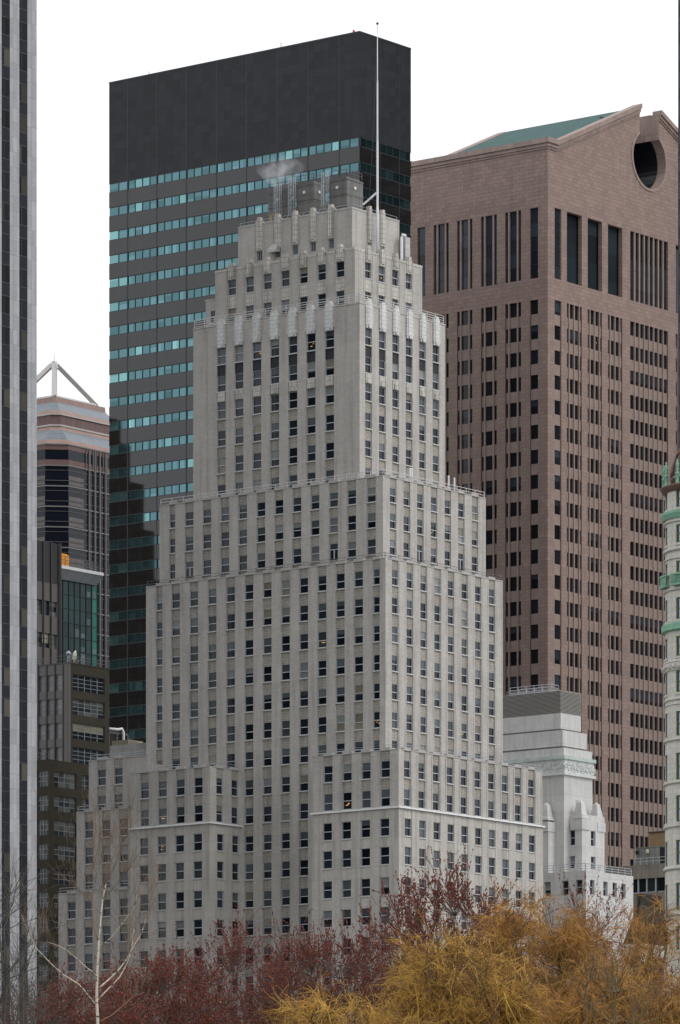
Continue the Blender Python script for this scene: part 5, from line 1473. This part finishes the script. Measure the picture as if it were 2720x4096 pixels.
# ------------------------------------------------------------------ trees
def curve(p0, p1, n, R, bow=.12, up=0.0):
    """bowed, slightly crooked path from p0 to p1"""
    p0, p1 = np.array(p0, float), np.array(p1, float)
    s = np.linspace(0, 1, n)[:, None]; L = np.linalg.norm(p1-p0)
    side = R.normal(size=3); side[2] *= .3
    P = p0+(p1-p0)*s + side*bow*L*(s*(1-s)) + np.array((0,0,1.0))*up*L*(s*(1-s))
    P[1:-1] += R.normal(size=(n-2, 3))*L*.012
    return P
def crown_points(R, n, c, rx, rz, lo=-.9, shell=.0):
    out = []
    while len(out) < n:
        q = R.uniform(-1, 1, 3)
        d = np.linalg.norm(q)
        if d > 1 or q[2] < lo or d < shell: continue
        out.append(c+q*np.array((rx, rx, rz)))
    return np.array(out)
def skeleton(R, base, top, rx, rz, nl=8, nb=70, trunk_r=.22, fork=.42, lean=0.0, lo=-.8, shell=0):
    """trunk and limbs as tube paths; returns paths and branch ends inside the crown envelope"""
    H = top-base[2]
    c = np.array((base[0], base[1], top-rz))
    f = np.array((base[0]+lean, base[1], base[2]+H*fork))
    big = [(curve(base, f, 8, R, .05), np.linspace(trunk_r, trunk_r*.75, 8))]
    tips = crown_points(R, nl*3, c, rx*.62, rz*.62, -.6, .25)
    # spread limb ends round the crown
    ang = np.arctan2(tips[:,1]-c[1], tips[:,0]-c[0]); tips = tips[np.argsort(ang)][::3]
    limbs = []
    for t in tips:
        P = curve(f-(0,0,R.uniform(0, H*.08)), t, 8, R, .15, -.12); limbs.append(P)
        big.append((P, np.linspace(trunk_r*.5, trunk_r*.13, 8)))
    ends = crown_points(R, nb, c, rx, rz, lo, shell)
    L = np.array(limbs)
    br = []
    for e in ends:
        cand = L[:, 2:, :].reshape(-1, 3)
        d = np.linalg.norm(cand-e, axis=1)+np.maximum(0, cand[:,2]-e[2]+.3)*3
        s0 = cand[np.argmin(d+R.uniform(0, .8, len(d)))]
        br.append((curve(s0, e, 8, R, .2, -.08), np.linspace(trunk_r*.13, trunk_r*.05, 8)))
    return big, br, c
def build_tubes(name, lst, mat, parent, n=5, org=(0,0,0)):
    P = np.array([p for p, r in lst])-np.array(org); Rr = np.array([r for p, r in lst])
    V, Q = tubes_arrays(P, Rr, n)
    return arrays_mesh(name, V, Q, mat, parent, smooth=True)
def tree_root(name, label, cat, px, Y, group=None):
    x, y = world_xy(px, Y)
    return thing(name, label, cat, (x, y, 0), 0, group), np.array((x, y, 0.0))
def twigs_from(R, br, per, lmin, lmax, up, spread, r0, M_=6):
    """fine twigs rising from every branch"""
    paths, rad = [], []
    for P, rr in br:
        d = P[-1]-P[0]; d /= np.linalg.norm(d)+1e-9
        for k in range(per):
            s = R.uniform(.25, 1.0)*(len(P)-1); i = int(min(s, len(P)-2)); p = P[i]+(P[i+1]-P[i])*(s-i)
            v = d*.5+R.normal(size=3)*spread+np.array((0,0,up)); v /= np.linalg.norm(v)
            L = R.uniform(lmin, lmax)
            t = np.linspace(0, 1, M_)[:, None]
            w = R.normal(size=3)*.18
            paths.append(p+v*L*t+w*L*t*t+np.array((0,0,.10))*L*t*t); rad.append(np.linspace(r0, r0*.45, M_))
    return np.array(paths), np.array(rad)
OCT = np.array([(1,0,0),(-1,0,0),(0,1,0),(0,-1,0),(0,0,1.0),(0,0,-1.0)])
OF = np.array([(0,2,4),(2,1,4),(1,3,4),(3,0,4),(2,0,5),(1,2,5),(3,1,5),(0,3,5)])
def buds_mesh(name, P, D, size, cols, mat, parent, R):
    """small elongated buds at P along D"""
    N = len(P)
    D = D/(np.linalg.norm(D, axis=1, keepdims=True)+1e-9)
    a = np.cross(D, R.normal(size=(N,3))); a /= np.linalg.norm(a, axis=1, keepdims=True)+1e-9
    b = np.cross(D, a)
    V = P[:, None, :]+size[:, None, None]*(OCT[None,:,0:1]*a[:, None, :]*.36+OCT[None,:,1:2]*b[:, None, :]*.36+OCT[None,:,2:3]*D[:, None, :])
    Fc = OF[None]+(np.arange(N)*6)[:, None, None]
    return arrays_mesh(name, V.reshape(-1,3), Fc.reshape(-1,3), mat, parent, np.repeat(cols, 6, 0))
def maple(label, px, Y, topy, rxpx, rzf, seed, nb=110, per=10, buds=6, red=1.0, sz_=1.0):
    R = np.random.default_rng(seed)
    t, b = tree_root('red_budding_maple', label, 'tree', px, Y, 'red budding maples in front of the buildings')
    top = z_at(topy, Y); rx = rxpx/F*Y; rz = top*rzf
    big, br, c = skeleton(R, b, top-.5, rx, rz, 13, nb, .17, .36, 0, -.95, .1)
    build_tubes('trunk', big[:1], M['bark'], t, 8, b); build_tubes('limbs', big[1:], M['bark'], t, 6, b)
    tp, tr_ = twigs_from(R, br, per, .4, 1.05, .7, .5, .0075)
    V1, Q1 = tubes_arrays(np.array([p for p, r in br])-b, np.array([r for p, r in br])*.55, 4)
    V2, Q2 = tubes_arrays(tp-b, tr_, 3)
    arrays_mesh('twigs', np.r_[V1, V2], np.r_[Q1, Q2+len(V1)], M['twig_maple'], t)
    n = len(tp); idx = np.repeat(np.arange(n), buds); s = R.uniform(.25, 1.0, len(idx))*(tp.shape[1]-1)
    s[::buds] = tp.shape[1]-1.001
    i = np.minimum(s.astype(int), tp.shape[1]-2); fr = (s-i)[:, None]
    Pb = tp[idx, i]*(1-fr)+tp[idx, i+1]*fr; Db = tp[idx, i+1]-tp[idx, i]; Db /= np.linalg.norm(Db, axis=1, keepdims=True)
    Db = Db+R.normal(size=Db.shape)*.45
    sz = R.uniform(.030, .080, len(idx))*sz_; k = R.uniform(.6, 1.6, (len(idx), 1))
    col = np.clip(np.array([[.155,.037,.025]])*k*red+R.uniform(0, .03, (len(idx), 1))*np.array([[1,.5,.3]]), 0, 1)
    buds_mesh('buds', Pb-b+Db*.02, Db, sz, col, M['bud'], t, R)
    return t
maple('tallest red budding maple, its airy crown standing before the pale tower corner', 1790, 205, 3395, 385, .22, 17, 400, 8, 7, 1.0, 1.15)
maple('dense red budding maple right of the tower court, lower than its tall neighbour', 1350, 195, 3620, 380, .23, 2, 420, 8, 7)
maple('red budding maple left of the dense one, before the recessed court', 985, 200, 3630, 390, .23, 3, 420, 8, 7)
maple('low red budding maple right behind the birch, crown reaching the left wing', 640, 190, 3745, 370, .20, 4, 380, 8, 7)
maple('lowest red budding maple behind the white birch trunk', 330, 185, 3840, 360, .19, 5, 360, 8, 7)
maple('red budding maple at the far left below the marble piers', 60, 195, 3900, 260, .17, 6, 130, 8, 6, .8)
maple('red tipped maple poking out above the willow before the white marble building', 2350, 215, 3470, 280, .20, 7, 110, 7, 6)
maple('dark red maple seen only in gaps at the bottom right corner behind the willow', 2620, 215, 3720, 260, .22, 8, 180, 8, 6, .8)
maple('dark red maple filling the gaps low between the left willow and the tall maple', 1640, 220, 3790, 340, .2, 9, 300, 8, 7, .85)

def willow(label, px, Y, topy, rxpx, rz, seed, ns, hue, lean=0.0, nb=170, Lr=(.5, 1.7), curl=.45, droop=.85):
    R = np.random.default_rng(seed)
    t, b = tree_root('yellow_willow', label, 'tree', px, Y, 'yellow willows at the right')
    top = z_at(topy, Y); rx = rxpx/F*Y
    big, br, c = skeleton(R, b, top-.45, rx*.9, rz, 12, nb, .30, .33, lean, -.85, .2)
    # uneven crown: branches gather in lumps
    lump = crown_points(R, 16, c, rx*.85, rz*.85, -.8, .35)
    for k in range(len(br)):
        P, rr = br[k]; e = P[-1]; l = lump[np.argmin(np.linalg.norm(lump-e, axis=1))]
        sft = (l-e)*R.uniform(.1, .55); br[k] = (P+np.linspace(0, 1, len(P))[:, None]**2*sft, rr)
    build_tubes('trunk', big[:1], M['willow_bark'], t, 8, b); build_tubes('limbs', big[1:], M['willow_bark'], t, 6, b)
    V1, Q1 = tubes_arrays(np.array([p for p, r in br])-b, np.array([r for p, r in br])*.7, 4)
    arrays_mesh('branches', V1, Q1, M['willow_bark'], t)
    # arching shoots, each carrying a wisp of fine twigs that follow it
    B = np.array([p for p, r in br]); nsh = ns//15; Ms = 10
    bi = R.integers(0, len(br), nsh)
    s = (1-R.uniform(0, 1, nsh)**1.5*.75)*6.999; i = np.minimum(s.astype(int), 6); fr = (s-i)[:, None]
    p0 = B[bi, i]*(1-fr)+B[bi, i+1]*fr
    out = p0-c; out[:, 2] *= .5; out /= np.linalg.norm(out, axis=1, keepdims=True)+1e-9
    v = out*.5+R.normal(size=(nsh, 3))*.6+np.array((0,0,.55)); v /= np.linalg.norm(v, axis=1, keepdims=True)
    L = R.uniform(Lr[0], Lr[1], nsh)[:, None]; g = R.uniform(.2, 1.35, nsh)[:, None]*droop
    w1 = R.normal(size=(nsh, 3))*.25; us = np.linspace(0, 1, Ms)
    sh = np.stack([p0+v*L*(q-.25*q*q)+np.array((0,0,-1.0))*g*L*q*q*.8+w1*L*q*q for q in us], 1)
    V0, Q0 = tubes_arrays(sh-b, np.linspace(.013, .006, Ms)[None, :]*R.uniform(.7, 1.2, nsh)[:, None], 3)
    ks = R.uniform(.6, 1.35, (nsh, 1)); ms = R.uniform(0, 1, (nsh, 1)); cs = (np.array(hue[0])*ms+np.array(hue[1])*(1-ms))*ks
    brown = R.uniform(0, 1, nsh) < .15; cs[brown] = np.array((.17,.085,.045))*ks[brown]
    Mn = 8; ti = np.repeat(np.arange(nsh), 14); nt = len(ti)
    st = R.uniform(.05, .95, nt)*(Ms-1); si = np.minimum(st.astype(int), Ms-2); sf = (st-si)[:, None]
    q0 = sh[ti, si]*(1-sf)+sh[ti, si+1]*sf; tg = sh[ti, si+1]-sh[ti, si]; tg /= np.linalg.norm(tg, axis=1, keepdims=True)+1e-9
    v = tg*.9+R.normal(size=(nt, 3))*.42; v /= np.linalg.norm(v, axis=1, keepdims=True)
    L2 = (.25+.65*R.uniform(0, 1, nt)**1.4)[:, None]*Lr[1]/1.5; g2 = R.uniform(-.1, .8, nt)[:, None]*droop
    w1 = R.normal(size=(nt, 3))*curl; w2 = R.normal(size=(nt, 3))*curl; ph = R.uniform(0, 6.28, (nt, 1)); fq = R.uniform(3, 6, (nt, 1))
    tw = np.stack([q0+v*L2*(q-.2*q*q)+np.array((0,0,-1.0))*g2*L2*q*q*.7+w1*L2*q*q*.6+w2*L2*.16*(np.sin(fq*q+ph)-np.sin(ph)) for q in np.linspace(0, 1, Mn)], 1)
    V1_, Q1_ = tubes_arrays(tw-b, np.linspace(.0072, .0038, Mn)[None, :]*R.uniform(.65, 1.25, nt)[:, None], 3)
    ct = cs[ti]*R.uniform(.7, 1.35, (nt, 1))
    arrays_mesh('hanging_twigs', np.r_[V0, V1_], np.r_[Q0, Q1_+len(V0)], M['willow'], t, np.r_[np.repeat(cs*.8, Ms*3, 0), np.repeat(ct, Mn*3, 0)])
    return t
YEL = ((.60, .375, .085), (.46, .245, .060)); ORA = ((.54, .305, .078), (.39, .185, .058))
willow('bright yellow willow lowest and nearest, along the bottom right of centre', 1360, 150, 3915, 470, 2.0, 21, 13000, YEL, nb=330)
willow('broad golden willow with its domed top in front of the pale tower base', 1830, 165, 3650, 430, 3.2, 22, 19000, YEL, nb=420)
willow('tall orange tinted willow reaching the white marble terrace', 2170, 180, 3470, 360, 3.9, 23, 17000, ORA, nb=400)
willow('sparse orange willow with arching twigs before the dark mansard roof at right', 2600, 185, 3500, 200, 3.6, 24, 3200, ORA, nb=80, Lr=(.7, 2.2), curl=.35)
willow('golden willow filling the lower right corner beneath the sparse one', 2500, 160, 3760, 430, 2.5, 25, 14000, ORA, nb=330)

def bare(label, px, Y, topy, rxpx, rz, seed, mat, nb=60, per=7, tr=.14, name='bare_tree', group=None, lean=0):
    R = np.random.default_rng(seed)
    t, b = tree_root(name, label, 'tree', px, Y, group)
    top = z_at(topy, Y); rx = rxpx/F*Y
    big, br, c = skeleton(R, b, top-.3, rx, rz, 7, nb, tr, .4, lean, -.85)
    build_tubes('trunk', big[:1], M[mat], t, 8, b); build_tubes('limbs', big[1:], M[mat], t, 6, b)
    tp, tr_ = twigs_from(R, br, per, .35, .95, .35, .55, .0042)
    V1, Q1 = tubes_arrays(np.array([p for p, r in br])-b, np.array([r for p, r in br])*.8, 4); V2, Q2 = tubes_arrays(tp-b, tr_, 3)
    arrays_mesh('twigs', np.r_[V1, V2], np.r_[Q1, Q2+len(V1)], M[mat], t)
    return t
bare('dark leafless tree with a tangle of fine twigs at the left edge', 5, 95, 3330, 190, 1.9, 31, 'bark', 55, 8, .09)
bare('dark leafless tree low in the bottom left corner', 110, 110, 3640, 170, 1.5, 32, 'bark', 45, 7, .08)
bare('grey leafless tree whose crooked limbs cross the orange willow at bottom right', 2470, 140, 3640, 230, 2.3, 33, 'willow_bark', 40, 5, .16, lean=.6)

# white birch, nearest tree
def birch():
    Y = 85.0
    t, b = tree_root('white_birch', 'slender white barked birch with bare rising branches, nearest at lower left', 'tree', 391, Y)
    R = np.random.default_rng(41)
    def P(px, py, dy=0.0):
        x, y = px, Y+dy; return np.array((((px*.574)-CX)/F*(Y+dy), Y+dy, z_at(3200+py*.574, Y+dy)))-b
    def path(pts, d0, d1, n=14):
        q = np.array([P(a, c_, d0+(d1-d0)*i/(len(pts)-1)) for i, (a, c_) in enumerate(pts)])
        s = np.r_[0, np.cumsum(np.linalg.norm(np.diff(q, axis=0), axis=1))]; u = np.linspace(0, s[-1], n)
        return np.stack([np.interp(u, s, q[:, k]) for k in range(3)], 1)
    low = P(682, 1561); foot = np.array((low[0]+.02, 0, 0))
    tr = [(682,1561),(674,1400),(676,1230),(684,1080),(690,980)]
    tp = path(tr, 0, 0)
    m = MB(); full = [tuple(foot), tuple(foot*.4+low*.6)]+[tuple(q) for q in tp]
    rr = [.05, .031]+list(np.linspace(.028, .018, len(tp)))
    m.tube(full, rr, 8); m.build('trunk', M['birch'], t, True)
    up = path([(690,980),(705,800),(716,690),(740,570),(752,440),(765,330),(770,240)], 0, .3)
    limbs = [(up[:8], .025, .015, 'birch'), (up[7:], .015, .006, 'birch_twig')]
    spec = [([(660,1420),(590,1330),(550,1285),(430,1210),(345,1130),(250,1030),(190,900),(150,800)], -.9, .026, .004, 'birch'),
            ([(668,1220),(600,1165),(540,1110),(470,1050),(400,1012),(330,990)], -.5, .021, .004, 'birch'),
            ([(690,1310),(760,1250),(830,1180),(890,1100),(935,1010),(985,930),(1015,830)], .7, .026, .005, 'birch'),
            ([(685,1390),(750,1320),(830,1240),(880,1150),(905,1085),(925,980),(935,900)], .3, .023, .005, 'birch'),
            ([(700,1015),(770,965),(830,890),(890,810),(940,740),(960,620)], -.4, .020, .004, 'birch'),
            ([(685,985),(655,900),(640,760),(645,600),(650,470),(655,330),(650,220)], .4, .020, .004, 'birch_twig'),
            ([(692,1545),(780,1500),(870,1420),(930,1370),(1005,1340)], .6, .020, .005, 'birch_twig'),
            ([(716,690),(700,560),(690,440),(720,330),(700,240)], .2, .012, .003, 'birch_twig'),
            ([(705,800),(640,720),(560,640),(520,600)], .3, .010, .003, 'birch_twig'),
            ([(740,570),(810,430),(850,300),(862,200)], -.3, .013, .003, 'birch_twig'),
            ([(720,690),(800,600),(870,520),(930,440)], -.2, .011, .003, 'birch_twig'),
            ([(930,1010),(1000,900),(1040,760),(1050,620)], .7, .012, .003, 'birch_twig')]
    for pts, d1, r0, r1, mt in spec: limbs.append((path(pts, 0, d1), r0, r1, mt))
    br = []
    for q, r0, r1, mt in limbs:
        m = MB(); m.tube([tuple(x) for x in q], list(np.linspace(r0*.56, r1*.75, len(q))), 6); m.build('branch', M[mt], t, True)
        br.append((q[3:], None))
    tp, tr_ = twigs_from(R, br, 14, .25, .95, .9, .45, .0036, 7)
    sub = [(q, None) for q in tp]
    tp2, tr2 = twigs_from(R, sub, 2, .15, .45, .5, .5, .0024, 5)
    V, Q = tubes_arrays(tp, tr_, 3); V2, Q2 = tubes_arrays(tp2, tr2, 3)
    arrays_mesh('twigs', np.r_[V, V2], np.r_[Q, Q2+len(V)], M['birch_twig'], t)
birch()

# ------------------------------------------------------------------ steam over the cooling towers
sx_, sy_ = world_xy(1118, 640)
sm = MB(); zlo_, zhi_ = z_at(745, 640), z_at(600, 640)
hz_ = (zhi_-zlo_)/2
sm.lathe([(.4,-hz_),(1.6,-hz_*.6),(2.8,-hz_*.1),(3.7,hz_*.4),(3.1,hz_*.85),(.7,hz_)], 24)
st_m = bpy.data.materials.new('steam'); st_m.use_nodes = True
nt = st_m.node_tree; nt.nodes.clear()
pv = nt.nodes.new('ShaderNodeVolumePrincipled'); out = nt.nodes.new('ShaderNodeOutputMaterial'); nt.links.new(pv.outputs[0], out.inputs['Volume'])
pv.inputs['Color'].default_value = (.92,.94,.97,1); pv.inputs['Anisotropy'].default_value = .1
tc = nt.nodes.new('ShaderNodeTexCoord'); no = nt.nodes.new('ShaderNodeTexNoise'); no.inputs['Scale'].default_value = .5; no.inputs['Detail'].default_value = 4; no.inputs['Distortion'].default_value = .7
mr = nt.nodes.new('ShaderNodeMapRange'); mr.inputs[1].default_value = .44; mr.inputs[2].default_value = .80; mr.inputs[3].default_value = 0; mr.inputs[4].default_value = .62
le = nt.nodes.new('ShaderNodeVectorMath'); le.operation = 'LENGTH'
mp = nt.nodes.new('ShaderNodeMapping'); mp.inputs['Scale'].default_value = (1/3.6, 1/3.6, 1/hz_)
fa = nt.nodes.new('ShaderNodeMapRange'); fa.inputs[1].default_value = .15; fa.inputs[2].default_value = .98; fa.inputs[3].default_value = 1; fa.inputs[4].default_value = 0
mul = nt.nodes.new('ShaderNodeMath'); mul.operation = 'MULTIPLY'
for a_, b_ in ((tc.outputs['Object'], no.inputs['Vector']), (tc.outputs['Object'], mp.inputs[0]), (mp.outputs[0], le.inputs[0]), (no.outputs[0], mr.inputs[0]), (le.outputs['Value'], fa.inputs[0]), (mr.outputs[0], mul.inputs[0]), (fa.outputs[0], mul.inputs[1]), (mul.outputs[0], pv.inputs['Density'])): nt.links.new(a_, b_)
so = sm.build('steam', st_m, None, True); so.location = (sx_, sy_+2, (zlo_+zhi_)/2)
so['kind'] = 'stuff'
